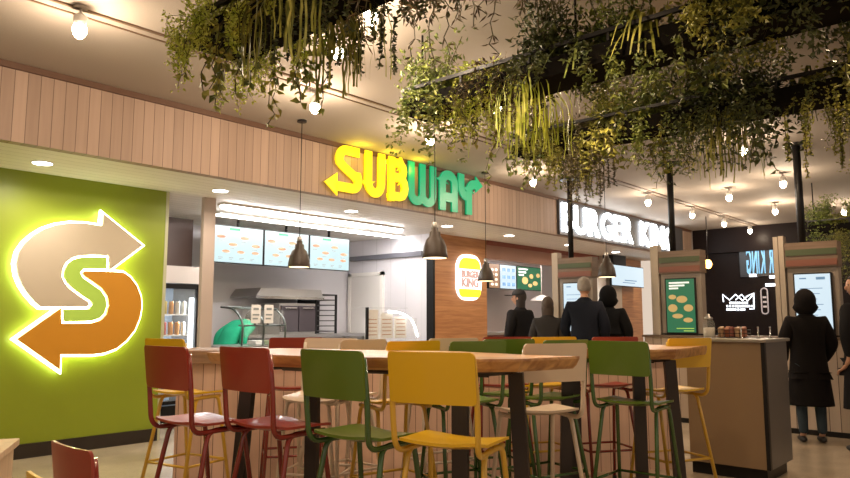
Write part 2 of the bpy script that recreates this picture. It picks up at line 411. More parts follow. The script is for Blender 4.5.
for nm, poly, m, lb in (('arrow', up_arrow, mat('arrow_beige', (.58, .5, .38), .5), 'beige arrow pointing right'), ('arrow', dn_arrow, mat('arrow_orange', (.62, .27, .008), .5), 'orange arrow pointing left'),
                    ('letter', s_poly, mat('letter_lime', (.33, .48, .06), .5, emit=(.4, .6, .08), es=.35), 'lime letter S')):
    bm = bmesh.new(); prism(bm, poly, -.11, -.075); a = obj(nm, bm, m, logo); a['label'] = lb
    bm = bmesh.new(); prism(bm, offset_poly(poly, .024 if nm == 'arrow' else .01), -.074, -.035); obj('halo_light', bm, m_halo, a)
for zz in (-.3, .3): pass
bm = bmesh.new()
for (x, y) in ((40, 280), (90, 240), (110, 320), (60, 340), (75, 262)):
    a = L(x, y); tube(bm, [(a[0], -.04, a[1]), (a[0], 0, a[1])], .012, 6)
obj('standoff', bm, M['steel'], logo)

# ================================================================== YELLOW AND GREEN SIGN ON THE HEADER
def stroke(bm, pts, w, y0, y1):
    """a thick flat stroke in the sign plane, mitred"""
    n = len(pts); P = [Vector((p[0], p[1])) for p in pts]; Lf = []; Rt = []
    for i in range(n):
        a = (P[i]-P[i-1]).normalized() if i else (P[1]-P[0]).normalized()
        b = (P[i+1]-P[i]).normalized() if i < n-1 else a
        na = Vector((-a.y, a.x)); nb = Vector((-b.y, b.x)); m_ = (na+nb).normalized(); k = w/2/max(.5, m_.dot(na))
        Lf.append(P[i]+m_*k); Rt.append(P[i]-m_*k)
    prism(bm, [tuple(v) for v in Rt]+[tuple(v) for v in Lf[::-1]], y0, y1)
SGN = thing('shop_sign', 'glowing yellow and green letter sign reading SUBWAY on the slatted header', 'sign', (5.02, FY, 2.74))
ys = mat('sign_yellow_glow', (.5, .4, .0), .4, emit=(1, .74, .015), es=.95)
gs = mat('sign_green_glow', (.0, .16, .06), .4, emit=(.0, .36, .16), es=.85)
sd_y = mat('sign_yellow_halo', (1, .75, .02), .5, emit=(1, .62, .0), es=.9); sd_g = mat('sign_dark_green_side', (.0, .1, .04), .5, emit=(0, .2, .06), es=.25)
sd_dk = mat('sign_return_dark', (.02, .05, .03), .5)
WS = .118
def arc(cx, cz, rx, rz, a0, a1, n=8):
    return [(cx+rx*cos(radians(a0+(a1-a0)*k/n)), cz+rz*sin(radians(a0+(a1-a0)*k/n))) for k in range(n+1)]
LET = {
 'S': [[(.62, .537)]+arc(.38, .42, .125, .117, 90, 205, 6)+[(.32, .33), (.53, .225)]+arc(.505, .17, .105, .107, 30, -90, 6)+[(.2, .063)]],
 'U': [[(.80, .6)]+[(.80, .2)]+arc(.93, .2, .13, .14, 180, 360, 10)+[(1.06, .6)]],
 'B': [[(1.27, 0), (1.27, .6)], [(1.22, .53), (1.42, .53)]+arc(1.42, .43, .1, .1, 90, -90, 6)+[(1.3, .33)], [(1.3, .33), (1.44, .33)]+arc(1.44, .2, .115, .13, 90, -90, 6)+[(1.22, .07)]],
 'W': [[(1.72, .6), (1.72, .18)]+arc(1.82, .17, .1, .11, 180, 360, 8)+[(1.92, .6)], [(1.92, .6), (1.92, .18)]+arc(2.02, .17, .1, .11, 180, 360, 8)+[(2.12, .6)]],
 'A': [[(2.30, 0), (2.30, .42)]+arc(2.42, .42, .12, .11, 180, 0, 10)+[(2.54, 0)], [(2.3, .2), (2.54, .2)]],
 'Y': [[(2.68, .6), (2.68, .42)]+arc(2.8, .4, .12, .13, 180, 270, 5)+[(2.84, .27)], [(2.84, 0), (2.84, .36)]+arc(2.98, .36, .14, .12, 180, 90, 5)+[(3.0, .48)]],
}
mapx = lambda x, ch: x*.9+.02 if ch in 'SUB' else 3.14-(3.14-x)*1.125
SW = dict(S=.118, U=.118, B=.115, W=.118, A=.135, Y=.135)
for ch in LET: LET[ch] = [[(mapx(p_[0], ch), p_[1]) for p_ in st] for st in LET[ch]]
for ch in 'SUBWAY':
    bm = bmesh.new(); yy = ch in 'SUB'
    for k_, st in enumerate(LET[ch]): stroke(bm, st, SW[ch], -.062-.001*k_, -.04)
    if ch == 'S': prism(bm, [(.22, -.06), (.02, .09), (.22, .23)], -.062, -.04)
    if ch == 'Y': prism(bm, [(2.97, .36), (3.14, .48), (2.97, .61)], -.062, -.04)
    bmesh.ops.scale(bm, vec=(.945, 1, .93), verts=bm.verts)
    o = obj('letter', bm, ys if yy else gs, SGN); o['label'] = ('yellow' if yy else 'green')+' letter '+ch
    bm = bmesh.new()
    for st in LET[ch]: stroke(bm, st, .06, -.039, -.002)
    bmesh.ops.scale(bm, vec=(.945, 1, .93), verts=bm.verts)
    obj('light_box', bm, sd_y if yy else sd_g, o)
for x in (5.5, 6.0, 6.5):
    l = bpy.data.lights.new('glow', 'POINT'); l.energy = 3; l.color = (1, .75, .02); l.shadow_soft_size = .06
    o = bpy.data.objects.new('glow', l); COL.objects.link(o); o.location = (x, FY-.16, 3.2)

# ================================================================== WHITE LETTER SIGN
BK = thing('shop_sign', 'glowing white letter sign reading BURGER KING on a dark backing board', 'sign', (10.12, FY, 2.72))
obj('backing_board', B(0, 5.25, -.05, 0, -.03, .56), mat('backing_grey', (.06, .06, .065), .4), BK)
m_w = mat('sign_white_glow', (1, 1, 1), .4, emit=(.9, .95, 1), es=7)
xx = .03
for i, ch in enumerate('BURGER KING'):
    if ch == ' ': xx += .24; continue
    me = textmesh(ch, .66, .012, .018, sx=.84)
    w = max(v.co.x for v in me.vertices)-min(v.co.x for v in me.vertices); mn = min(v.co.x for v in me.vertices)
    for v in me.vertices: v.co.x -= mn
    o = meshobj('letter', me, m_w, BK, (xx, -.075, .04)); o['label'] = 'white letter '+ch
    xx += w+.045
K = 4.74/xx
for o in BK.children:
    if o.name.startswith('letter'): o.location.x *= K; o.scale.x = K

# ================================================================== SMALL ROUND-ENDED LOGO ON THE PIER
def rrect(w, h, r, n=6, cx=0, cz=0):
    out = []
    for (sx, sz, a) in ((1, 1, 0), (-1, 1, 90), (-1, -1, 180), (1, -1, 270)):
        for k in range(n+1):
            t = radians(a+90*k/n); out.append((cx+sx*(w/2-r)+r*cos(t), cz+sz*(h/2-r)+r*sin(t)))
    return out
p1 = seen(455, 277, Y=7.42); p2 = seen(480, 277, Y=7.42); lc = seen(467.5, 277.5, Y=7.42); lw = p2.x-p1.x
BL = thing('wall_sign', 'illuminated rounded burger-bun sign reading BURGER KING on the orange wood pier', 'sign', (lc.x, 7.42, lc.z))
bm = bmesh.new(); prism(bm, rrect(lw*.95, .78, .24), -.05, 0); obj('sign_body', bm, mat('bun_white_glow', (1, 1, 1), .4, emit=(1, .97, .93), es=1.8), BL)
bun = mat('bun_yellow_glow', (.8, .7, .02), .4, emit=(.8, .72, .03), es=1.1)
def half(top):
    w, h, r = lw*.86, .2, .17
    if top: return [(w/2, .14), ]+arc(w/2-r, .16, r, .17, 0, 90, 6)+arc(-w/2+r, .16, r, .17, 90, 180, 6)+[(-w/2, .14)]
    return [(-w/2, -.2), ]+arc(-w/2+r*.6, -.24, r*.6, .1, 180, 270, 5)+arc(w/2-r*.6, -.24, r*.6, .1, 270, 360, 5)+[(w/2, -.2)]
for t_ in (1, 0):
    bm = bmesh.new(); prism(bm, half(t_), -.058, -.05); obj('bun_half', bm, bun, BL)
m_rt = mat('sign_letter_red', (.45, .3, .28), .5, emit=(.55, .38, .36), es=.6)
for s, z in (('BURGER', -.01), ('KING', -.17)):
    me = textmesh(s, .2 if s == 'KING' else .155, .006, .008, align='CENTER', sx=.98 if s == 'KING' else .82)
    meshobj('lettering', me, m_rt, BL, (0, -.058, z+.01))

# ================================================================== BAR STOOLS
def grid_plate(bm, W, H, r, fy, n=14, k=6, th=.012, flat=False):
    """rounded plate; fy(x, t) gives the bend. flat -> lies in x,y with the bend along z"""
    rows = []
    for s in (0, 1):
        g = []
        ths = [W/2-r+r*sin(pi/2*q/5) for q in range(5, 0, -1)]; xs = [-q for q in ths]+[-(W/2-r)+2*(W/2-r)*q/8 for q in range(9)]+ths[::-1]; n = len(xs)-1
        for i in range(n+1):
            x = xs[i]; a = abs(x)-(W/2-r); hh = H/2-(r-sqrt(max(0, r*r-a*a))) if a > 0 else H/2
            hh = max(hh, H/2-r*.98)
            colv = []
            for j in range(k+1):
                t = -1+2*j/k; y = hh*t; b = fy(x, y)
                colv.append(bm.verts.new((x, y, b+s*th) if flat else (x, b+s*th, y)))
            g.append(colv)
        rows.append(g)
    for s in (0, 1):
        for i in range(n):
            for j in range(k):
                q = (rows[s][i][j], rows[s][i+1][j], rows[s][i+1][j+1], rows[s][i][j+1])
                f = bm.faces.new(q if s == 0 else q[::-1]); f.smooth = True
    def edge(l0, l1):
        for a in range(len(l0)-1): bm.faces.new((l0[a], l0[a+1], l1[a+1], l1[a]))
    g0, g1 = rows
    edge([c[0] for c in g0], [c[0] for c in g1]); edge([c[-1] for c in g0], [c[-1] for c in g1])
    edge(g0[0], g1[0]); edge(g0[-1], g1[-1])
    bmesh.ops.recalc_face_normals(bm, faces=bm.faces); bm.normal_update()
    for e in bm.edges:
        if len(e.link_faces) == 2 and e.calc_face_angle() > .7: e.smooth = False
def make_stool(colour, seatz=.77, low=False):
    t = thing('bar_stool' if not low else 'dining_chair', '', 'bar stool' if not low else 'chair')
    pm, tm = M[colour], M[colour+'t']; S = seatz
    bm = bmesh.new(); grid_plate(bm, .39, .37, .07, lambda x, y: -.018*(1-(x/.2)**2)+(.02 if y < -.12 else 0)*(-y-.12)/.07-(.25*max(0, y-.11)**1.3), flat=True)
    for v in bm.verts: v.co += Vector((0, .01, S))
    obj('seat', bm, pm, t)
    bh = .205
    bm = bmesh.new(); grid_plate(bm, .385, bh, .02, lambda x, z: .5*x*x-.02-.12*(z))
    for v in bm.verts: v.co += Vector((0, -.215, S+.272))
    b = obj('backrest', bm, pm, t)
    for sx in (-1, 1):
        bm = bmesh.new()
        tube(bm, fillet([(sx*.18, -.206, S+.345), (sx*.19, -.19, S+.16), (sx*.182, -.175, S-.035), (sx*.168, -.04, S-.032), (sx*.165, .14, S-.03)], .09, 7), .0125)
        obj('back_tube', bm, tm, t)
    fz = .30 if not low else .0
    for sx in (-1, 1):
        for sy in (-1, 1):
            bm = bmesh.new(); yt = .02+sy*.07
            pts = fillet([(sx*.165, .02+sy*.005, S-.028), (sx*.17, yt+sy*.03, S-.03), (sx*.215, sy*.225, .012)], .05)
            tube(bm, pts, .0125); lg = obj('leg', bm, tm, t)
            bm = bmesh.new(); lathe(bm, [(.015, 0), (.017, .004), (.016, .035), (.013, .036)], 10, (sx*.215, sy*.225, 0)); obj('rubber_foot', bm, M['rubber'], lg)
    if not low:
        def at_leg(sx, sy, z):
            k = (S-.03-z)/(S-.03-.012); y0 = .02+sy*.1; return Vector((sx*(.17+.045*k), y0+(sy*.225-y0)*k, z))
        bm = bmesh.new(); q = [at_leg(-1, -1, fz), at_leg(1, -1, fz), at_leg(1, 1, fz), at_leg(-1, 1, fz)]
        for a in range(4): tube(bm, [q[a], q[(a+1) % 4]], .009)
        obj('footrest', bm, tm, t)
    else:
        bm = bmesh.new()
        for sx in (-1, 1): tube(bm, [(sx*.19, -.12, .3*S), (sx*.19, .12, .3*S)], .008)
        obj('stretcher', bm, tm, t)
    return t
PROTO = {}
def place_stool(colour, px, f, theta, label, group=None):
    """px: image column of the middle of the back, f: its distance ahead, theta: the way it faces"""
    r = (px-425)/705*f; th = radians(theta)
    o = RF(r+.24*sin(th), f+.24*cos(th)); rz = face(theta)
    if colour not in PROTO:
        s = PROTO[colour] = make_stool(colour); s.location = o; s.rotation_euler.z = rz; s['label'] = label
        if group: s['group'] = group
        return s
    s = dup(PROTO[colour], o, rz, label, group)
    return s
G1 = 'bar stools round the live-edge tables'
place_stool('red', 163, 3.42, 40, 'dark red bar stool leftmost in the front row, beside the green wall', G1)
place_stool('red', 241, 3.3, 41, 'dark red bar stool in the front row, left of the green one', G1)
place_stool('green', 328, 3.0, 40, 'olive green bar stool in the front row between red and yellow stools', G1)
place_stool('yellow', 428, 2.8, 27, 'large mustard yellow bar stool nearest the viewer', G1)
place_stool('green', 615, 4.25, 40, 'green bar stool on the near side of the right table', G1)
place_stool('cream', 557, 3.8, -20, 'cream bar stool behind the right tip of the left table', G1)
place_stool('cream', 366, 4.6, -45, 'cream bar stool across the left table between the green and yellow front stools', G1)
place_stool('yellow', 416, 4.28, -35, 'yellow bar stool across the left table, its back above the front yellow stool', G1)
place_stool('green', 480, 4.25, -25, 'green bar stool across the left table, right of the front yellow stool', G1)
place_stool('green', 568, 4.5, -32, 'green bar stool seen through the frame of the cream stool', G1)
place_stool('green', 510, 4.7, -20, 'green bar stool back half hidden beside the cream stool back', G1)
place_stool('yellow', 555, 5.3, -20, 'yellow bar stool back showing above the cream stool back', G1)
place_stool('red', 508, 5.3, -10, 'red bar stool back showing above the green backs beyond the left table', G1)
place_stool('red', 616, 5.3, -15, 'red bar stool back showing above the green stool at the right table', G1)
place_stool('red', 297, 5.1, -15, 'bright red bar stool back left beyond the table, by the sandwich counter', G1)
place_stool('cream', 332, 4.95, 192, 'cream bar stool back beside the far red one, by the sandwich counter', G1)
place_stool('cream', 455, 4.9, -25, 'cream bar stool half hidden behind the yellow ones at the left table', G1)
place_stool('yellow', 691, 4.95, -22, 'yellow bar stool at the right end of the right table', G1)
place_stool('yellow', 163, 4.8, 30, 'yellow bar stool hidden behind the leftmost red stool', G1)
# low chairs at the lower left and right edges
low_r = make_stool('red', .40, True); low_r.location = RF(-1.26, 3.03); low_r.rotation_euler.z = face(42); low_r['label'] = 'low dark red chair back in the bottom left corner'
low_y = make_stool('yellow', .40, True); low_y.location = RF(-1.03, 2.44); low_y.rotation_euler.z = face(42); low_y['label'] = 'low yellow chair just in front of the low red one'
y2 = dup(low_y, RF(2.08, 3.2), face(-25), 'low yellow chair cut off by the bottom right corner')

# ================================================================== TABLES
def make_table(name, label, c, rot, near, far, legs):
    t = thing('high_table', label, 'table', c, rot, 'live-edge high tables')
    inv = Matrix.Rotation(-rot, 4, 'Z') @ Matrix.Translation(-Vector(c))
    outl = [inv @ RF(*p) for p in near+far]
    # wavy live edge: resample and jitter
    pts = []
    for a, b in zip(outl, outl[1:]+outl[:1]):
        n = max(1, int((b-a).length/.14))
        for k in range(n): pts.append(a.lerp(b, k/n))
    rnd = random.Random(len(label)); pts = [Vector((p.x+rnd.uniform(-.008, .008), p.y+rnd.uniform(-.012, .012), 0)) for p in pts]
    cm = sum(pts, Vector())/len(pts)
    bm = bmesh.new(); prof = [(1.0, 1.09), (1.0, 1.078), (.985, 1.045), (.97, 1.028)]
    rings = []
    for s, z in prof: rings.append([bm.verts.new((cm.x+(p.x-cm.x)*s, cm.y+(p.y-cm.y)*(1-(1-s)*2), z)) for p in pts])
    for a, b in zip(rings, rings[1:]):
        for k in range(len(pts)): bm.faces.new((a[k], b[k], b[(k+1) % len(pts)], a[(k+1) % len(pts)]))
    f1 = bm.faces.new(rings[0]); f2 = bm.faces.new(rings[-1][::-1]); bmesh.ops.triangulate(bm, faces=[f1, f2]); bmesh.ops.recalc_face_normals(bm, faces=bm.faces)
    obj('tabletop', bm, M['tabletop'], t)
    q = [inv @ RF(*p) for p, _ in legs]
    bm = bmesh.new()
    tube(bm, [Vector((q[0].x, q[0].y, 1.012)), Vector((q[1].x, q[1].y, 1.012))], .022, 4); tube(bm, [Vector((q[2].x, q[2].y, 1.012)), Vector((q[3].x, q[3].y, 1.012))], .022, 4)
    tube(bm, [Vector(((q[0].x+q[1].x)/2, (q[0].y+q[1].y)/2, 1.005)), Vector(((q[2].x+q[3].x)/2, (q[2].y+q[3].y)/2, 1.005))], .022, 4)
    obj('underframe', bm, M['darksteel'], t)
    for a, (p, dx) in zip(q, legs):
        bm = bmesh.new(); vs = box(bm, a.x-.038, a.x+.038, a.y-.022, a.y+.022, 0, 1.0)
        for v in vs:
            if v.co.z < .5: v.co.x += dx
        obj('leg', bm, M['darksteel'], t)
    return t
# near edge left->right, far edge right->left
make_table('a', 'left live-edge wooden high table on dark steel legs, behind the front stools', RF(-.2, 3.8), AZ-pi/2+radians(-18),
    [(-1.22, 3.95), (-.9, 3.72), (-.5, 3.55), (0, 3.34), (.25, 3.28), (.45, 3.31), (.78, 3.55)], [(.68, 3.6), (.47, 3.76), (.2, 4.1), (-.3, 4.28), (-.95, 4.58)],
    [((-.97, 3.93), -.08), ((-.66, 4.2), 0), ((.17, 3.45), 0), ((.47, 3.68), .05)])
make_table('b', 'right live-edge wooden high table on dark steel legs, behind the green stool', RF(1.3, 4.6), AZ-pi/2+radians(-5),
    [(.75, 4.62), (1.0, 4.5), (1.3, 4.3), (1.55, 4.38), (2.02, 5.05)], [(1.98, 5.18), (1.7, 5.2), (1.2, 5.3), (.75, 5.2)],
    [((.95, 4.72), -.04), ((1.05, 5.0), 0), ((1.40, 4.66), 0), ((1.66, 4.82), .05)])

# ================================================================== SLATTED COUNTER
a0 = RF(-1.9, 5.5); a1 = RF(2.18, 6.2); dv = a1-a0; ang = math.atan2(dv.y, dv.x); LN = dv.length
m_slat = planks('pink_slats', (.46, .3, .22), (.68, .47, .36), .088, 0, .05, (.09, .04, .025))
ct = thing('slatted_counter', 'long counter with pinkish vertical board front behind the high tables', 'counter', a0, ang)
obj('board_front', B(0, LN, 0, .05, .0, .93), m_slat, ct)
obj('side_panel', B(-.02, 0, .0, .55, 0, .93), m_slat, ct)
obj('worktop', B(-.03, LN, -.04, .6, .931, 1.035, bev=.006), wood('worktop_tan', (.2, .12, .075), (.32, .2, .13)), ct)
obj('back_panel', B(0, LN, .5, .55, 0, .93), M['steel'], ct)
# box unit at the counter's right end
bx = thing('glossy_cabinet', 'tall glossy brown cabinet with dark kick base right of the yellow stool', 'cabinet', (0, 0, 0))
p = seen(692, 461.6, z=.1); q = seen(771, 470, z=.1)
XB = 6.0; y0, y1 = 1.73, 2.36
obj('front_panel', B(XB, XB+.03, y0+.03, y1, .1, 1.09), mat('glossy_brown_laminate', (.23, .155, .09), .16), bx)
obj('side_panel', B(XB+.04, XB+.62, y0, y0+.03, .1, 1.09), mat('grey_steel_side', (.11, .1, .095), .35), bx)
obj('corner_strip', B(XB, XB+.04, y0, y0+.03, .1, 1.09), M['black'], bx)
obj('carcass', B(XB+.03, XB+.62, y0+.03, y1, .1, 1.09), M['black'], bx)
obj('kick_base', B(XB+.04, XB+.58, y0+.04, y1, 0, .1), M['black'], bx)
obj('top', B(XB-.02, XB+.66, y0-.02, y1+.02, 1.09, 1.115, bev=.004), mat('steel_top', (.3, .27, .23), .3, .5), bx)
for o_ in bx.children: pass
# light objects on the cabinet top
for i, (px_, lab) in enumerate([(741, 'thin steel post at the left on the cabinet top'), (758, 'thin steel post in the middle on the cabinet top'), (770, 'thin steel post at the right on the cabinet top')]):
    p = seen(px_, 339, z=1.115); p.x = XB+.28+.05*i; rr = seen(px_, 330, X=p.x)
    bm = bmesh.new(); lathe(bm, [(.02, 0), (.02, .004), (.006, .006), (.006, .09), (.009, .095), (.004, .1)], 10)
    tag(obj('barrier_post', bm, M['chrome'], loc=(p.x, rr.y, 1.115)), lab, 'post', 'steel posts on the cabinet')
p = seen(709, 330, X=XB+.3)
jar = thing('glass_jar', 'tall glass drinks jar with steel lid standing on the cabinet', 'jar', (p.x, p.y, 1.115))
bm = bmesh.new(); lathe(bm, [(.045, 0), (.052, .02), (.052, .13), (.035, .16)], 18); obj('glass_body', bm, M['glass'], jar, True)
bm = bmesh.new(); lathe(bm, [(.037, .16), (.037, .175), (.012, .19), (.012, .205), (.002, .21)], 18); obj('lid', bm, M['steel'], jar, True)
bm = bmesh.new(); lathe(bm, [(.044, .004), (.047, .02), (.047, .09)], 18); obj('contents', bm, mat('jar_pale', (.5, .45, .38), .6), jar, True)
p = seen(733, 332, X=XB+.4)
bk = thing('wire_basket', 'small basket of brown snack packs on the cabinet top', 'basket', (p.x, p.y, 1.115))
bm = bmesh.new()
for z in (.006, .04, .07): tube(bm, [(.09, -.12, z), (-.09, -.12, z), (-.09, .12, z), (.09, .12, z), (.09, -.12, z)], .003, 5)
for k in range(7):
    tube(bm, [(-.09, -.12+.04*k, .006), (-.09, -.12+.04*k, .07)], .002, 4); tube(bm, [(.09, -.12+.04*k, .006), (.09, -.12+.04*k, .07)], .002, 4); tube(bm, [(-.09, -.12+.04*k, .006), (.09, -.12+.04*k, .006)], .002, 4)
obj('wire_frame', bm, M['black'], bk)
rn = random.Random(3)
for k in range(5):
    m_ = mat('snack_%d' % (k % 3), [(.35, .12, .05), (.5, .3, .16), (.22, .06, .04)][k % 3], .5)
    bm = B(-.035, .035, -.02, .02, 0, .085, bev=.008); bmesh.ops.rotate(bm, cent=(0, 0, 0), matrix=Matrix.Rotation(rn.uniform(-.4, .4), 3, 'Y'), verts=bm.verts)
    tag(obj('snack_pack', bm, m_, loc=(p.x+rn.uniform(-.03, .03), p.y-.09+.045*k, 1.125)), 'small brown snack pack standing in the basket on the cabinet', 'snack pack', 'snack packs in the basket')

# wooden box at lower left edge
wb = thing('wooden_cabinet', 'pale wooden cabinet corner at the bottom left edge', 'cabinet', RF(-2.12, 3.17), AZ-pi/2+radians(20))
mwb = wood('pale_birch', (.5, .36, .22), (.62, .46, .3), horiz=False)
obj('body', B(-.38, .22, -.3, .3, 0, .655), mwb, wb); obj('top', B(-.4, .24, -.32, .32, 0.656, .69, bev=.004), mwb, wb)
obj('door', B(-.16, .18, -.318, -.301, 0.06, .62), mwb, wb)

# ================================================================== PENDANTS
PEND = None
bl = mat('pendant_dark', (.05, .035, .027), .45); bi = mat('pendant_inner', (.75, .68, .58), .6, emit=(1, .8, .55), es=.35)
for (x, y, lab) in [(299, 267, 'dark bell pendant lamp in front of the menu screens'), (435, 258, 'dark bell pendant lamp hanging below the green letters'),
                    (486, 281, 'small dark bell pendant lamp beside the illuminated bun sign'), (607, 277, 'dark bell pendant lamp in front of the small wall screen')]:
    p = seen(x, y, z=1.8); h = ZC-1.8
    if PEND is None:
        t = PEND = thing('pendant_lamp', lab, 'pendant lamp', (p.x, p.y, 1.8), 0, 'bell pendant lamps')
        bm = bmesh.new(); lathe(bm, [(.108, 0), (.112, .004), (.108, .04), (.098, .10), (.075, .16), (.05, .185), (.046, .225), (.03, .235), (.03, .26), (.012, .265)], 28)
        obj('lamp_shade', bm, bl, t, True)
        bm = bmesh.new(); lathe(bm, [(.10, -.002), (.10, .001)], 28); obj('diffuser', bm, mat('pendant_light', (1, .85, .6), .5, emit=(1, .75, .45), es=2.5), t)
        bm = bmesh.new(); tube(bm, [(0, 0, .262), (0, 0, h)], .004, 6); obj('cord', bm, M['black'], t)
        bm = bmesh.new(); lathe(bm, [(.022, .26), (.026, .27), (.026, .3), (.012, .31)], 14); obj('socket', bm, M['rivet'], t, True)
        bm = bmesh.new(); lathe(bm, [(.05, h-.02), (.05, h)], 16); obj('ceiling_rose', bm, M['black'], t)
    else: dup(PEND, (p.x, p.y, 1.8), 0, lab)
    spot((p.x, p.y, 1.79), 6, 130)

# ================================================================== SCREENS
def rects(name, items, m, parent, y):
    bm = bmesh.new()
    for it in items:
        if it[0] == 'e': prism(bm, arc(it[1], it[2], it[3], it[4], 0, 337.5, 15), y-.002, y)
        else: box(bm, it[1], it[2], y-.002, y, it[3], it[4])
    return obj(name, bm, m, parent)
m_scr = mat('screen_pale', (.02, .02, .02), .3, emit=(.66, .9, .93), es=.95)
m_txt = mat('print_grey', (.2, .22, .22), .5); m_gt = mat('print_green', (.03, .3, .12), .5, emit=(.02, .3, .12), es=.6); m_sand = mat('print_sandwich', (.3, .14, .07), .5, emit=(.25, .12, .08), es=.5)
for i, lab in enumerate(['left menu screen over the sandwich counter', 'middle menu screen over the sandwich counter', 'right menu screen over the sandwich counter, behind the pendant']):
    w = .815; t = thing('menu_screen', lab, 'screen', (5.18+.84*i, 8.5, 2.06), group='menu screens over the sandwich counter')
    obj('frame', B(-.005, w+.005, 0, .05, -.005, .525), M['black'], t); s = obj('display', B(.008, w-.008, -.006, 0, .008, .512), m_scr, t)
    rn = random.Random(i)
    rects('heading', [('r', .25, .42, .46, .49)], m_gt, s, -.007)
    rects('picture', [('e', .12+.19*k, .36-.1*(k % 2), .07, .022) for k in range(4)]+[('e', .2+.24*k, .16, .06, .02) for k in range(3)], m_sand, s, -.007)
    rects('caption', [('r', .06+.19*k, .14+.19*k, .3-.1*(k % 2), .307-.1*(k % 2)) for k in range(4)]+[('r', .08+.17*k, .15+.17*k, .07, .076) for k in range(4)]+[('r', .08+.17*k, .13+.17*k, .05, .055) for k in range(4)], m_txt, s, -.007)
    bm = bmesh.new(); tube(bm, [(w/2, .03, .52), (w/2, .03, ZS-2.06)], .02, 6); obj('ceiling_bracket', bm, M['black'], t)
bm = B(XW-.05, XW-.01, 7.65, 9.4, 2.32, 2.4); tag(obj('wall_rail', bm, mat('rail_grey', (.12, .12, .14), .5)), 'dark horizontal rail along the pale side wall of the kitchen', 'rail')
# menus in the burger counter
def bscreen(lab, x, y, z, w, h, mats, rz=0):
    t = thing('menu_screen', lab, 'screen', (x, y, z), rz); obj('frame', B(-.01, w+.01, 0, .05, -.01, h+.01), M['black'], t)
    return t, obj('display', B(.005, w-.005, -.005, 0, .005, h-.005), mats, t)
m_wh = mat('screen_white', (.02, .02, .02), .3, emit=(.72, .88, .98), es=.95); m_gr = mat('screen_green', (.01, .02, .01), .3, emit=(.02, .16, .075), es=.9)
m_or = mat('screen_orange', (.02, .01, .01), .3, emit=(.55, .3, .14), es=.7)
t, s = bscreen('narrow orange and white menu screen left end of the burger counter', 11.5, 8.5, 1.92, .36, .5, m_or)
rects('picture', [('e', .1+.14*(k % 2), .08+.1*(k//2), .05, .03) for k in range(8)], mat('print_light', (.7, .6, .5), .5, emit=(.8, .7, .5), es=.6), s, -.006)
t, s = bscreen('pale blue menu screen beside the green one over the burger counter', 11.88, 8.5, 1.92, .58, .5, m_wh)
rects('caption', [('r', .08+.17*(k % 3), .19+.17*(k % 3), .06+.15*(k//3), .13+.15*(k//3)) for k in range(9)], mat('print_blue', (.1, .2, .35), .5, emit=(.15, .3, .5), es=.5), s, -.006)
m_food = mat('print_food', (.4, .25, .1), .5, emit=(.45, .33, .12), es=.7); m_wt = mat('print_white', (.8, .8, .8), .5, emit=(.8, .85, .8), es=.8)
t, s = bscreen('green menu screen with food pictures over the burger counter', 12.5, 8.5, 1.92, .95, .5, m_gr)
rects('picture', [('e', .3, .2, .12, .08), ('e', .55, .3, .08, .05), ('e', .7, .15, .1, .05), ('e', .5, .1, .08, .04), ('e', .82, .33, .07, .05)], m_food, s, -.006)
rects('caption', [('r', .06, .4, .43, .46), ('r', .06, .34, .36, .395), ('r', .06, .25, .3, .33)], m_wt, s, -.006)
# tv on wood wall
p = seen(612, 286, Y=7.0); q = seen(643, 267, Y=7.0)
t, s = bscreen('wall screen with pale blue picture beside the orange wood wall', p.x, 7.0, p.z+.02, q.x-p.x, q.z-p.z-.05, m_wh)
rects('caption', [('r', .6, 1.2, .12, .14), ('r', .5, 1.1, .07, .085)], MATS['print_blue'], s, -.006)
bm = B(.1, .7, 0, .25, q.z-p.z-.04, ZS-p.z-.02); obj('mounting_box', bm, M['black'], t)
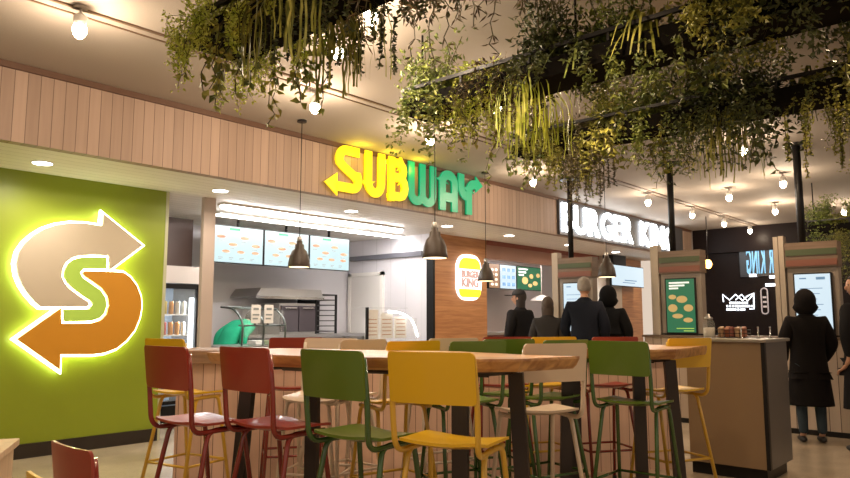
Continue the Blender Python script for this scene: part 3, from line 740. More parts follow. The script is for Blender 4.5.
# ================================================================== KIOSKS
m_kw = wood('kiosk_wood', (.13, .085, .055), (.2, .13, .09)); m_kp = mat('kiosk_post_cream', (.42, .35, .28), .5); m_kb = mat('kiosk_body_beige', (.27, .22, .18), .5)
m_gst = mat('header_green', (.06, .08, .035), .5); m_rst = mat('header_red', (.2, .07, .045), .5)
def kiosk(yc, lab, kind, X=8.82, z0=1.082):
    t = thing('order_kiosk', lab, 'kiosk', (X, yc, z0), radians(-90), 'self-order kiosks')
    t_ = t; obj('body', B(-.26, .26, .0, .14, z0+.02 if z0 else .02, 1.86), m_kb, t)
    h = obj('header', B(-.27, .27, -.03, .16, 1.861, 2.15), m_kw, t)
    obj('green_stripe', B(-.26, .26, -.04, -.03, 2.0, 2.07), m_gst, h); obj('red_stripe', B(-.26, .26, -.04, -.03, 1.88, 1.95), m_rst, h)
    s = obj('screen', B(-.195, .195, -.03, 0, 1.1, 1.8), M['black'], t)
    dm = m_gr if kind == 'green' else m_wh
    obj('display', B(-.18, .18, -.036, -.03, 1.115, 1.785), dm, s)
    if kind == 'green':
        rects('caption', [('r', -.14, .12, 1.73, 1.75), ('r', -.14, .06, 1.695, 1.715), ('r', -.14, -.02, 1.66, 1.68)], m_wt, s, -.037)
        rects('picture', [('e', .02, 1.53, .07, .045), ('e', -.1, 1.42, .06, .05), ('e', .1, 1.42, .06, .045), ('e', -.04, 1.32, .07, .03), ('e', .09, 1.27, .06, .03), ('e', -.1, 1.56, .05, .03)], m_food, s, -.037)
        rects('stripe', [('r', .03, .16, 1.13, 1.14), ('r', -.06, .16, 1.16, 1.17)], mat('print_lime', (.4, .6, .1), .5, emit=(.4, .6, .1), es=.6), s, -.037)
    else:
        rects('caption', [('r', -.13, -.06, 1.73, 1.745), ('r', .04, .13, 1.72, 1.75)]+[('r', -.13, .1-.03*(k % 3), 1.62-.06*k, 1.627-.06*k) for k in range(7)], MATS['print_blue'], s, -.037)
        rects('picture', [('e', -.02, 1.42, .05, .02)], m_sand, s, -.037)
    obj('post', B(-.335, -.28, -.02, .1, z0, 2.24), m_kp, t); obj('post', B(-.405, -.355, .03, .15, z0, 2.24), m_kp, t)
    obj('base_plate', B(-.27, .27, -.01, .18, z0, z0+.02), M['black'], t)
    for ch_ in t.children: ch_.location.z -= z0
    return t
kiosk(5.0, 'self-order kiosk with white screen behind the grey-haired person', 'white', z0=0)
kiosk(3.5, 'self-order kiosk with green food advert beside the middle black post', 'green')
kiosk(1.99, 'self-order kiosk with pale screen at the right, used by the hooded person', 'white')
for y, lab in ((5.1, 'black ceiling post crossing the start of the white letter sign'), (3.61, 'black ceiling post above the kiosk with the green advert'), (2.09, 'black ceiling post at the right above the pale kiosk')):
    bm = bmesh.new(); tube(bm, [(0, 0, 2.15), (0, 0, ZC-.02)], .043, 4); lathe(bm, [(.14, ZC-.025), (.14, ZC)], 20)
    tag(obj('ceiling_post', bm, M['black'], loc=(8.88, y, 0)), lab, 'post', 'black ceiling posts')
# slat wall behind the right kiosk
lw2 = thing('low_slatted_wall', 'low wall of vertical grey-beige boards behind the people at the right', 'low wall', (8.8, 4.0, 0), radians(-90))
obj('boards', B(0, 5.3, 0, .34, .06, 1.05), planks('beige_slats', (.38, .29, .22), (.55, .43, .34), .11, 0, .06, (.06, .035, .025)), lw2)
obj('kick_base', B(0, 5.3, .01, .33, 0, .06), M['black'], lw2); obj('cap', B(-.02, 5.32, -.02, .36, 1.05, 1.08), m_kw, lw2)

# ================================================================== FAR DARK WALL: signs
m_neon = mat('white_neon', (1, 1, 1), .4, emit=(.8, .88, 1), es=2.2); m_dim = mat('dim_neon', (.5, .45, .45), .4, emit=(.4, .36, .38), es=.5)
def fp(x, y): q = seen(x, y, X=16.17); return q
c = fp(738, 302); cs = thing('crown_sign', 'white neon crown outline with lettering on the dark glass wall', 'sign', c, radians(-90))
def fl(x, y): q = fp(x, y); return Vector((c.y-q.y, -.03, q.z-c.z))
bm = bmesh.new(); tube(bm, [fl(*a) for a in ((724, 302), (723, 294.5), (730, 300), (736, 294.5), (743, 300.5), (748, 296), (754, 293), (754.5, 309), (750, 309))], .014, 6)
tube(bm, [fl(*a) for a in ((736, 300), (742, 294.5), (748, 301), (754, 294))], .012, 6); obj('crown_outline', bm, m_neon, cs)
rn = random.Random(5); 
for row, (yy, xa, xb) in enumerate(((302.8, 730, 748), (306, 727, 752), (309.4, 727, 745))):
    bm = bmesh.new(); x = xa
    while x < xb:
        wd = rn.uniform(.9, 1.6); a = fl(x, yy); bq = fl(x+wd, yy)
        box(bm, a.x, bq.x, -.04, -.02, a.z-.026, a.z+.02); x += wd+.5+(.9 if rn.random() < .2 else 0)
    obj('lettering', bm, m_neon, cs)
c = fp(765, 301); ov = thing('oval_sign', 'thin oval outline sign on the dark glass wall', 'sign', c, radians(-90))
bm = bmesh.new(); pts = [Vector((c.y-fp(765+a, 0+301).y, -.03, 0)) for a in (0,)]
rw = c.y-fp(768.2, 301).y
tube(bm, [(a[0], -.03, a[1]) for a in rrect(2*rw, .55, rw*.95)+rrect(2*rw, .55, rw*.95)[:1]], .014, 5); obj('outline', bm, m_dim, ov)
rects('lettering', [('r', -rw*.6, rw*.6, -.04+.1*k, .0+.1*k) for k in (-1, 0, 1)], m_dim, ov, -.02)
# reflection of the white letter sign, modelled as glowing reversed letters on the glass
c = fp(747, 256); mg = thing('sign_reflection', 'dim blue painted reflection of the letter sign, reading backwards, ER KING, on the dark glass', 'sign', c, radians(-90))
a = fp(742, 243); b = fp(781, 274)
obj('backing_board', B(-.15, a.y-b.y+.1, -.04, 0, -.46, .36), mat('navy_board_reflection', (.012, .02, .035), .3), mg)  # reflected backing board, its mirror image put in as a navy panel
m_bl = mat('dim_blue_reflection', (.2, .5, .8), .4, emit=(.16, .42, .66), es=.75)
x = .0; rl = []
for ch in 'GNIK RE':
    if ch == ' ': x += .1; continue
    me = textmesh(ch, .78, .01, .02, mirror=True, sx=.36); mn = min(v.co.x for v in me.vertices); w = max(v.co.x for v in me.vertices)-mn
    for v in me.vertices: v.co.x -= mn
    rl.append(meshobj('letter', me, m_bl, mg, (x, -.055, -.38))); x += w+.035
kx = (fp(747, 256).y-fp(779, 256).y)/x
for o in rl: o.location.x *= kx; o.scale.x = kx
# reflections-like small white ceiling lights of the room beyond
for (x0, x1, y, lab) in [(750, 757, 275.5, 'short white light bar below the reversed sign reflection'), (766, 777, 285, 'longer white light bar right below the reversed sign reflection'), (770, 776, 277, 'small white light bar right of centre below the reversed sign reflection')]:
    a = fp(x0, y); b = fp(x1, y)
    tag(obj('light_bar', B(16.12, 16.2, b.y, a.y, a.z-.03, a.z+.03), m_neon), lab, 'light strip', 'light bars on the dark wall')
p = seen(708, 264, X=14.0); t = thing('bare_bulb', 'warm orange bare bulb hanging in front of the dark wall', 'lamp', p)
bm = bmesh.new(); sphere(bm, (0, 0, 0), .075, (1, 1, 1.2)); obj('bulb', bm, mat('amber_bulb', (1, .6, .1), .4, emit=(1, .5, .12), es=9), t, True)
bm = bmesh.new(); tube(bm, [(0, 0, .09), (0, 0, ZC-p.z)], .008, 6); obj('cord', bm, M['black'], t)
l = bpy.data.lights.new('amber', 'POINT'); l.energy = 12; l.color = (1, .5, .15); o = bpy.data.objects.new('amber', l); COL.objects.link(o); o.location = p+Vector((0, 0, -.15))

# ================================================================== DRINKS FRIDGE
FX, FYY = 4.02, 8.2
fr = thing('drinks_fridge', 'tall glass-door drinks fridge with lit shelves beside the green wall', 'fridge', (FX, FYY, 0))
fw = .79
mfb = mat('fridge_grey', (.2, .19, .2), .4)
obj('side_panel', B(0, .04, 0, .6, .02, 1.93), mfb, fr); obj('side_panel', B(fw-.04, fw, 0, .6, .02, 1.93), mfb, fr)
obj('back_panel', B(.04, fw-.04, .56, .6, .02, 1.93), mat('fridge_inner', (.28, .34, .42), .4), fr); obj('base', B(.04, fw-.04, 0, .56, .02, .22), M['black'], fr)
obj('top', B(.04, fw-.04, 0, .56, 1.75, 1.93), mfb, fr)
obj('header_panel', B(0, fw, -.03, 0, 1.73, 1.945), mat('fridge_header_beige', (.6, .54, .5), .4, emit=(.6, .52, .48), es=.15), fr)
d = obj('door', B(.0, fw, -.045, -.005, .24, .28), M['black'], fr)
bm = bmesh.new(); box(bm, 0, .04, -.045, -.005, .28, 1.7); box(bm, fw-.05, fw, -.045, -.005, .28, 1.7); box(bm, 0, fw, -.045, -.005, 1.66, 1.72); obj('door_frame', bm, M['black'], d)
obj('glass_pane', B(.04, fw-.05, -.03, -.02, .28, 1.66), M['glass'], d)
for zz in (.5, .78, 1.1, 1.36): obj('shelf', B(.05, fw-.05, .02, .55, zz-.03, zz-.015), M['white'], fr)
obj('light_tube', B(fw-.1, fw-.06, .0, .04, .3, 1.55), mat('fridge_light', (1, 1, 1), .5, emit=(.85, .95, 1), es=5), fr)
l = bpy.data.lights.new('fridge', 'AREA'); l.shape = 'RECTANGLE'; l.size = .1; l.size_y = 1.3; l.energy = 22; l.color = (.8, .92, 1); o = bpy.data.objects.new('fridge_lamp', l); COL.objects.link(o); o.location = (FX+fw-.12, FYY+.1, .95); o.rotation_euler = (radians(90), 0, radians(60))
cans = [(.55, .4, .06), (.5, .08, .06), (.75, .7, .6), (.1, .12, .22), (.6, .25, .05), (.3, .08, .2)]
proto_can = {}
def can(k, loc, lab, grp):
    if k not in proto_can:
        bm = bmesh.new(); lathe(bm, [(.026, 0), (.031, .006), (.031, .145), (.025, .158), (.024, .16)], 14)
        o = proto_can[k] = obj('drink_can', bm, mat('can_%d' % k, cans[k], .3, .3), smooth=True)
    else:
        o = proto_can[k].copy(); COL.objects.link(o)
    o.location = loc; tag(o, lab, 'can', grp)
for row, (zz, cs_) in enumerate(((1.345, [0, 0, 5, 0, 4, 2, 2]), (1.085, [3, 3, 3, 1, 4, 4, 2]), (.765, [3, 3, 2, 3, 3, 2, 3]), (.485, [3, 3, 3, 3, 3, 3, 3]))):
    rown = ['top shelf', 'second shelf', 'third shelf', 'bottom shelf'][row]
    cn = {0: 'yellow', 1: 'red', 2: 'pale', 3: 'dark blue', 4: 'orange', 5: 'purple'}
    for k, ci in enumerate(cs_):
        can(ci, (FX+.12+.088*k, FYY+.09, zz), '%s drink can on the fridge %s, standing in the row of drinks' % (cn[ci], rown), 'drinks on the fridge %s, %s' % (rown, cn[ci]))

# ================================================================== KITCHEN
def kbox(name, lab, cat, x0, x1, ya, yb, Y, m, dep=.5, z0=None):
    a = seen(x0, yb, Y=Y); b = seen(x1, ya, Y=Y)
    t = thing(name, lab, cat, (a.x, Y, 0)); return t, b.x-a.x, (z0 if z0 is not None else a.z), seen((x0+x1)/2, ya, Y=Y).z
# back bench
t = thing('steel_bench', 'stainless steel bench under the ovens at the kitchen back wall', 'bench', (6.6, 8.8, 0))
obj('bench_top', B(-.6, 1.85, 0, .65, 1.0, 1.05), M['steel'], t)
obj('shelf', B(-.55, 1.8, .05, .6, .45, .48), M['steel'], t)
for sx in (-.55, .6, 1.76):
    for yy in (.05, .57): obj('leg', B(sx, sx+.04, yy, yy+.04, 0, 1.0), M['steel'], t)
o0 = seen(279, 320, Y=8.85).x; o1 = seen(315, 320, Y=8.85).x; r1_ = seen(337, 320, Y=8.86).x; ow = o1-o0
ovn = thing('oven', 'dark steel oven with glass doors on the kitchen bench', 'oven', (o0, 8.85, 1.05))
obj('body', B(0, ow, 0, .55, 0, .48), M['steel'], ovn)
mdk = mat('oven_glass', (.05, .04, .045), .2)
for k, (xa, xb) in enumerate(((.02, ow*.5-.01), (ow*.5+.01, ow-.02))):
    dd = obj('door', B(xa, xb, -.03, 0, .04, .44), mdk, ovn); obj('handle', B(xa+.05, xb-.05, -.06, -.045, .4, .415), M['chrome'], dd)
hood = thing('extractor_hood', 'stainless extractor hood above the ovens', 'hood', (6.45, 8.8, 1.62))
bm = bmesh.new(); prism(bm, [(-.35, 0), (.95, 0), (.9, .13), (-.25, .13)], 0, .68); obj('canopy', bm, M['steel'], hood)
bm = bmesh.new(); box(bm, -.35, .95, -.02, 0, -.03, .01); obj('lip', bm, M['chrome'], hood)
rk = thing('tray_rack', 'black tray rack right of the ovens', 'rack', (o1+.02, 8.86, 1.05)); rw_ = r1_-o1-.02
for sx in (0, rw_-.03):
    obj('upright', B(sx, sx+.03, 0, .03, 0, .62), M['black'], rk); obj('upright', B(sx, sx+.03, .45, .48, 0, .62), M['black'], rk)
for k in range(7): obj('tray', B(.03, rw_-.03, .01, .47, .03+.085*k, .045+.085*k), mat('tray_dark', (.04, .035, .035), .4, .4), rk)
obj('back', B(.03, rw_-.03, .46, .48, .02, .62), M['black'], rk); obj('top', B(0, rw_, 0, .48, .62, .64), M['black'], rk)
# white door on side wall
dt = struct('door_1', B(XW-.04, XW, 8.62, 9.36, 0, 2.04), mat('white_door', (.66, .63, .6), .5))
struct('door_frame', B(XW-.05, XW, 8.55, 8.62, 0, 2.1), M['white'], dt); struct('door_frame', B(XW-.05, XW, 9.36, 9.43, 0, 2.1), M['white'], dt); struct('door_frame', B(XW-.05, XW, 8.55, 9.43, 2.04, 2.1), M['white'], dt)
struct('door_handle', B(XW-.09, XW-.04, 8.68, 8.72, 1.0, 1.03), M['chrome'], dt)
# sandwich counter with glass guard
sc = thing('sandwich_counter', 'sandwich making counter with curved glass guard and metal frame', 'counter', (4.95, 7.7, 0))
obj('cabinet', B(0, 2.3, 0, .7, 0, .9), M['steel'], sc); obj('worktop', B(-.02, 2.32, -.04, .74, .9, .94), M['steel'], sc)
bm = bmesh.new()
gx = seen(285, 330, Y=7.7).x-4.95
for xx_ in (.2, gx*.6, gx): tube(bm, fillet([(xx_, 0, .94), (xx_, -.02, 1.25), (xx_, .2, 1.42), (xx_, .5, 1.44)], .12), .014, 6)
tube(bm, [(.2, .5, 1.44), (gx, .5, 1.44)], .014, 6); tube(bm, [(.15, .0, 1.2), (gx, .0, 1.2)], .012, 6); tube(bm, [(.2, .2, 1.42), (gx, .2, 1.42)], .01, 6)
obj('guard_frame', bm, mat('guard_metal', (.12, .14, .13), .3, .8), sc)
bm = bmesh.new(); prism(bm, [(.22, 1.05), (gx-.02, 1.05), (gx-.02, 1.4), (.22, 1.4)], .01, .018); obj('glass_guard', bm, M['glass'], sc)
rn = random.Random(9)
for k in range(9):
    bm = B(0, .11, 0, .2, .941, 1.0, bev=.01)
    tag(obj('food_tub', bm, mat('tub_%d' % (k % 3), [(.7, .7, .66), (.2, .25, .15), (.4, .15, .1)][k % 3], .5), loc=(5.5+.14*k, 7.9, 0)), 'small food tub standing in the row on the sandwich counter', 'food tub', 'food tubs on the sandwich counter')
for (x, y, lab) in ((256, 314, 'left white price card over the sandwich counter'), (269, 314, 'right white price card over the sandwich counter')):
    q = seen(x, y, Y=7.66); t = thing('price_card', lab, 'card', q)
    obj('card', B(-.07, .07, 0, .01, -.12, .12), M['white'], t); rects('printing', [('r', -.04, .04, .05, .08), ('r', -.05, .05, -.02, .0), ('r', -.05, .03, -.07, -.05)], m_txt, t, 0)
    obj('clip', B(-.01, .01, .01, .03, -.14, .02), M['black'], t)
# bright glass display right
q0 = seen(367, 345, Y=7.3); q1 = seen(417, 310, Y=7.3)
gd = thing('glass_display', 'bright glass display case with white menu cards beside the pale door', 'display case', (q0.x, 7.3, 0))
gw = q1.x-q0.x
obj('cabinet', B(0, gw, 0, .36, 0, .95), M['steel'], gd)
obj('side_post', B(0, .03, 0, .04, .95, 1.45), M['black'], gd)
obj('glass_top', B(.03, gw*.8, .0, .34, 1.44, 1.455), M['glass'], gd); obj('glass_front', B(.03, gw, 0, .01, .95, 1.3), M['glass'], gd)
for k in range(3):
    cr = obj('card_panel', B(.05+.3*k, .3+.3*k, .08, .1, 1.0, 1.42-.05*k), M['white'], gd)
    rects('printing', [('r', .08+.3*k, .27+.3*k, 1.05+.055*j, 1.062+.055*j) for j in range(5)], m_sand, cr, .08)
bm = bmesh.new(); tube(bm, fillet([(gw*.45, .05, 1.40), (gw*.7, .03, 1.38), (gw*.9, .0, 1.28), (gw, -.02, 1.02)], .25, 8), .014, 8); obj('light_tube', bm, mat('display_light', (1, 1, 1), .5, emit=(1, .97, .92), es=7), gd)
# burger counter
bc = thing('burger_counter', 'dark service counter below the burger menu screens', 'counter', (10.05, 7.62, 0))
obj('cabinet', B(0, 4.0, 0, .5, 0, 1.0), mat('counter_dark_red', (.2, .05, .035), .4), bc); obj('worktop', B(-.03, 4.03, -.05, .55, 1.0, 1.04), mat('counter_top_grey', (.3, .28, .26), .3), bc)
tag(obj('blue_crate', B(0, .3, 0, .2, 1.04, 1.2, bev=.01), mat('crate_blue', (.05, .13, .4), .5), loc=(10.1, 7.8, 0)), 'small blue crate at the left end of the burger counter', 'crate')
tag(obj('heat_lamp', (lambda b: (lathe(b, [(.25, 0), (.24, .04), (.1, .12), (.03, .14)], 18), tube(b, [(0, 0, .13), (0, 0, 1.0)], .01, 6), b)[-1])(bmesh.new()), M['white'], loc=(13.3, 8.4, 1.68)), 'white heat lamp over the burger counter', 'lamp')

# ================================================================== PEOPLE
def skin_mesh(chains, levels=2):
    """chains: lists of (x,y,z,rx,ry); a first entry may be an index into earlier verts"""
    vs = []; es = []; rad = []
    for chn in chains:
        prev = None
        for it in chn:
            if isinstance(it, int): prev = it; continue
            vs.append(it[:3]); rad.append(it[3:5] if len(it) > 4 else (it[3], it[3])); i = len(vs)-1
            if prev is not None: es.append((prev, i))
            prev = i
    me = bpy.data.meshes.new('sk'); me.from_pydata(vs, es, []); o = bpy.data.objects.new('sk', me); COL.objects.link(o)
    o.modifiers.new('s', 'SKIN'); sd = me.skin_vertices[0].data
    for i, r in enumerate(rad): sd[i].radius = r; sd[i].use_root = (i == 0)
    ss = o.modifiers.new('u', 'SUBSURF'); ss.levels = levels
    dg = bpy.context.evaluated_depsgraph_get(); out = bpy.data.meshes.new_from_object(o.evaluated_get(dg)); bpy.data.objects.remove(o)
    for p in out.polygons: p.use_smooth = True
    return out
def person(label, loc, rz, H=1.7, coat='jacket', coatcol=(.012, .012, .014), legcol=(.015, .015, .02), hair=(.03, .02, .015), hairstyle='short', lean=0, turn=0, armf=(.1, .1), cap=None, tilt=0, bulk=1.0):
    t = thing('person', label, 'person', loc, rz); k = H/1.72
    def up(x, y, z):     # lean the upper body about the hips
        dz = z-.95; a = radians(lean); return (x*k, (y*cos(a)+dz*sin(a))*k, (.95+dz*cos(a)-y*sin(a))*k)
    def U(x, y, z, *r): return (*up(x, y, z), *[q*k for q in r])
    def D(x, y, z, *r): return (x*k, y*k, z*k, *[q*k for q in r])
    sk = mat('skin', (.5, .27, .17), .5)
    ch = [[D(0, 0, .95, .14, .11), U(0, 0, 1.12, .12, .09), U(0, 0, 1.33, .145, .1), U(0, -.01, 1.45, .07, .06), U(0, .0, 1.53, .052), U(0, .005, 1.58, .048)]]
    n = 6
    for i, s in enumerate((-1, 1)):
        ya = armf[i]; ch.append([2, U(s*.16, -.01, 1.41, .055), U(s*.225, -.02, 1.14, .04), U(s*.21, ya, .91, .028), U(s*.205, ya+.03, .87, .028, .018), U(s*.2, ya+.065, .835, .03, .014)]); base = n; n += 5
        for f in range(4):
            fx = s*.2+(-.024+.016*f); L_ = (.062, .07, .066, .052)[f]
            ch.append([base+4, U(fx, ya+.085, .815, .009), U(fx, ya+.09+L_*.5, .81-L_*.3, .008), U(fx, ya+.085+L_*.7, .80-L_*.7, .007)]); n += 3
        ch.append([base+3, U(s*.175, ya+.055, .85, .011), U(s*.163, ya+.085, .835, .009)]); n += 2
    for s in (-1, 1):
        ch.append([0, D(s*.09, 0, .86, .085), D(s*.1, .015, .5, .055), D(s*.1, -.02, .1, .038), D(s*.105, .09, .04, .035, .025)]); n += 4
    body = skin_mesh(ch, 1)
    bm = bmesh.new(); bm.from_mesh(body)
    hc = Vector(up(0, .02, 1.64)); R = Matrix.Rotation(radians(turn), 4, 'Z') @ Matrix.Rotation(radians(-lean*.5-tilt), 4, 'X')
    hb = bmesh.new(); sphere(hb, (0, 0, 0), .1*k, (.78, .98, 1.18), 20, 14)
    for v in hb.verts:
        if v.co.z < -.03*k: v.co.x *= .86; v.co.y = v.co.y*.9+.006
    sphere(hb, (0, .098*k, -.018*k), .015*k, (.8, 1.1, 1.5), 8, 6)
    for s in (-1, 1): sphere(hb, (s*.078*k, -.005, -.01*k), .022*k, (.4, .8, 1.3), 8, 6)
    bmesh.ops.transform(hb, matrix=Matrix.Translation(hc) @ R, verts=hb.verts); tm = bpy.data.meshes.new('h'); hb.to_mesh(tm); hb.free(); bm.from_mesh(tm)
    obj('body', bm, sk, t, True)
    HT = Matrix.Translation(hc) @ R
    def hp(name, m, f):
        b = bmesh.new(); f(b); bmesh.ops.transform(b, matrix=HT, verts=b.verts); return obj(name, b, m, t, True)
    hp('eyes', mat('eye_dark', (.02, .015, .01), .3), lambda b: [sphere(b, (s*.032*k, .088*k, .012*k), .009*k, (1.3, .6, .8), 8, 6) for s in (-1, 1)])
    hp('mouth', mat('lips', (.3, .1, .08), .5), lambda b: sphere(b, (0, .086*k, -.058*k), .02*k, (1.1, .35, .25), 10, 6))
    hm = mat('hair_%s' % label[:12], hair, .7, bump=.6, bscale=120)
    def hf(b):
        sphere(b, (0, -.014*k, .018*k), .108*k, (.8, .98, 1.1), 20, 14)
        for v in b.verts:
            if v.co.y > .03*k and v.co.z < .05*k: v.co.y = .03*k
            if hairstyle == 'short' and v.co.z < -.05*k: v.co.z = -.05*k; v.co.x *= .9
        if hairstyle == 'long':
            lathe(b, [(.05*k, -.2*k), (.085*k, -.15*k), (.092*k, -.04*k), (.08*k, .03*k)], 16, (0, -.03*k, 0), sy=.75)
    hp('hair' , hm, hf)
    cm_ = mat('coat_%s' % label[:14], coatcol, .9, bump=.3, bscale=25); cm_.node_tree.nodes['Principled BSDF'].inputs['Specular IOR Level'].default_value = .15
    if hairstyle == 'hood':
        def hd(b):
            sphere(b, (0, -.03*k, .015*k), .135*k, (.88, 1.0, 1.1), 20, 14)
            for v in b.verts:
                if v.co.y > .05*k: v.co.y = .05*k
                if v.co.z < -.04*k: v.co.x *= 1.32; v.co.z *= 1.25
        hp('hood', cm_, hd)
    if cap:
        def cp(b):
            sphere(b, (0, -.005, .05*k), .108*k, (.84, 1, .8), 20, 12)
            for v in b.verts: v.co.z = max(v.co.z, .035*k)
            box(b, -.06*k, .06*k, .06*k, .2*k, .035*k, .045*k)
        hp('cap', mat('cap_black', cap, .7), cp)
    bk_ = bulk
    ch = [[D(0, 0, .93, .175*bk_, .135*bk_), U(0, 0, 1.12, .17*bk_, .13*bk_), U(0, 0, 1.33, .185*bk_, .14*bk_), U(0, -.012, 1.45, .105, .085), U(0, -.005, 1.53, .075, .075)]]
    for i, s in enumerate((-1, 1)):
        ya = armf[i]; ch.append([2, U(s*.175, -.01, 1.395, .085*bk_), U(s*.24*(.5+.5*bk_), -.02, 1.14, .065*bk_), U(s*.215, ya-.01, .93, .048)])
    ch.append([0, D(0, 0, .82, .17*bk_, .135*bk_)])
    me = skin_mesh(ch, 2)
    if coat == 'long':
        cb = bmesh.new(); cb.from_mesh(me)
        lathe(cb, [(.9*bk_*k*(.178+.09*(1.0-z_)), z_*k) for z_ in (.43, .45, .55, .7, .85, .98, 1.1, 1.2)], 24, sy=.78)
        cb.to_mesh(me); cb.free()
    o = bpy.data.objects.new('coat' if coat != 'shirt' else 'shirt', me); COL.objects.link(o); me.materials.append(cm_); o.parent = t
    lm_ = mat('trousers_%s' % label[:14], legcol, .8)
    ch = [[D(0, 0, .94, .135, .115)]]+[[0, D(s*.09, 0, .84, .095), D(s*.1, .015, .5, .07), D(s*.1, -.02, .09, .055)] for s in (-1, 1)]
    me = skin_mesh(ch, 2); o = bpy.data.objects.new('trousers', me); COL.objects.link(o); me.materials.append(lm_); o.parent = t
    for s in (-1, 1):
        b = bmesh.new(); sphere(b, (s*.105*k, .04*k, .04*k), .05*k, (.9, 2.7, .8), 12, 8)
        for v in b.verts: v.co.z = max(v.co.z, 0)
        obj('shoe', b, mat('shoe_dark', (.02, .018, .016), .5), t, True)
    return t
def pz(px, f): return RF((px-425)/705*f, f)
pA = person('person in black jacket and peaked cap, standing at the burger counter, looking left', pz(520, 10.0), face(-40), 1.66, coatcol=(.012, .011, .012), cap=(.012, .011, .012), hairstyle='long', turn=25, bulk=1.12)
pB = person('person in dark grey jacket with brown hair between the capped and grey-haired people', pz(548, 9.2), face(20), 1.53, coatcol=(.035, .032, .032), hair=(.06, .04, .03), hairstyle='long')
pC = person('grey-haired person in dark navy jacket in front of the white kiosk screen', pz(585, 9.0), face(20), 1.77, coatcol=(.01, .012, .02), hair=(.3, .26, .23), tilt=0, bulk=1.1)
pD = person('person in bulky black puffer jacket right of the grey-haired one', pz(609, 9.45), face(35), 1.66, coatcol=(.008, .008, .009), hairstyle='hood', bulk=1.3)
pF = person('hooded person in long black coat standing at the right kiosk', pz(806, 7.5), face(15), 1.53, 'long', coatcol=(.01, .008, .008), legcol=(.02, .035, .05), hairstyle='hood', bulk=1.22, armf=(.22, .22))
pG = person('person in black coat seen in profile at the right edge', pz(861, 6.9), face(-25), 1.68, 'long', coatcol=(.009, .007, .007), hair=(.05, .03, .02), hairstyle='short', turn=55, bulk=1.15, armf=(.0, .0))
q = seen(226, 340, Y=8.65)
pW = person('worker in green shirt bending over behind the sandwich counter', (q.x, 8.72, 0), radians(-75), 1.7, 'shirt', coatcol=(.02, .32, .17), hair=(.05, .03, .02), lean=58, cap=None, armf=(.2, .3))

# ================================================================== HANGING PLANTERS
TZ = 2.7
def trough(X, Y0, Y1, lab, z=TZ, h=.16, w=.3):
    t = thing('hanging_planter', lab, 'planter', (X, Y0, z), 0, 'hanging planters'); Lg = Y0-Y1
    bm = bmesh.new()
    box(bm, -w/2, w/2, -Lg, 0, 0, .012); box(bm, -w/2, -w/2+.01, -Lg, 0, .012, h*.7); box(bm, w/2-.01, w/2, -Lg, 0, .012, h*.7); box(bm, -w/2+.01, w/2-.01, -.01, 0, .012, h*.7)
    obj('tray', bm, M['mesh'], t)
    bm = bmesh.new()
    for sx in (-1, 1):
        x = sx*w/2; box(bm, x-.012, x+.012, -Lg-.01, .01, h, h+.024)
        n = int(Lg/.5)
        for k in range(n+1): box(bm, x-.008, x+.008, -k*Lg/n-.008, -k*Lg/n+.008, h*.7, h)
    box(bm, -w/2, w/2, -.01, .012, h, h+.024)
    obj('rim_rail', bm, M['black'], t)
    n = max(2, int(Lg/1.2))
    for k in range(n+1):
        bm = bmesh.new(); yy = -.05-k*(Lg-.1)/n; tube(bm, [(0, yy, .01), (0, yy, ZC-z)], .008, 6); obj('hanging_rod', bm, M['black'], t)
    return t
trough(2.0, 3.3, -2.0, 'left one of the three black hanging planters under the ceiling')
trough(3.62, 3.3, -3.0, 'middle one of the three black hanging planters under the ceiling')
trough(5.12, 3.42, -2.5, 'right one of the three black hanging planters, nearest the white letter sign')
LM = dict(
 lime=leafmat('leaf_lime', (.4, .5, .04), (.75, .78, .16)), olive=leafmat('leaf_olive', (.14, .16, .02), (.42, .4, .08)),
 dark=leafmat('leaf_dark', (.02, .035, .01), (.1, .12, .03)), mid=leafmat('leaf_mid', (.07, .11, .02), (.28, .32, .07)),
 grey=leafmat('leaf_greybrown', (.07, .06, .03), (.2, .17, .09)), brown=leafmat('leaf_brown', (.06, .035, .012), (.16, .1, .03)))
stemm = mat('plant_stem', (.07, .06, .02), .7)
def leaf(V, F, p, d, L_, w, rn):
    d = d.normalized(); s = d.cross(Vector((rn.uniform(-1, 1), rn.uniform(-1, 1), rn.uniform(-1, 1)))).normalized(); nn = d.cross(s)*w*.35
    i = len(V); V += [p, p+d*L_*.45+s*w/2+nn, p+d*L_, p+d*L_*.45-s*w/2+nn]; F += [(i, i+1, i+2), (i, i+2, i+3)]
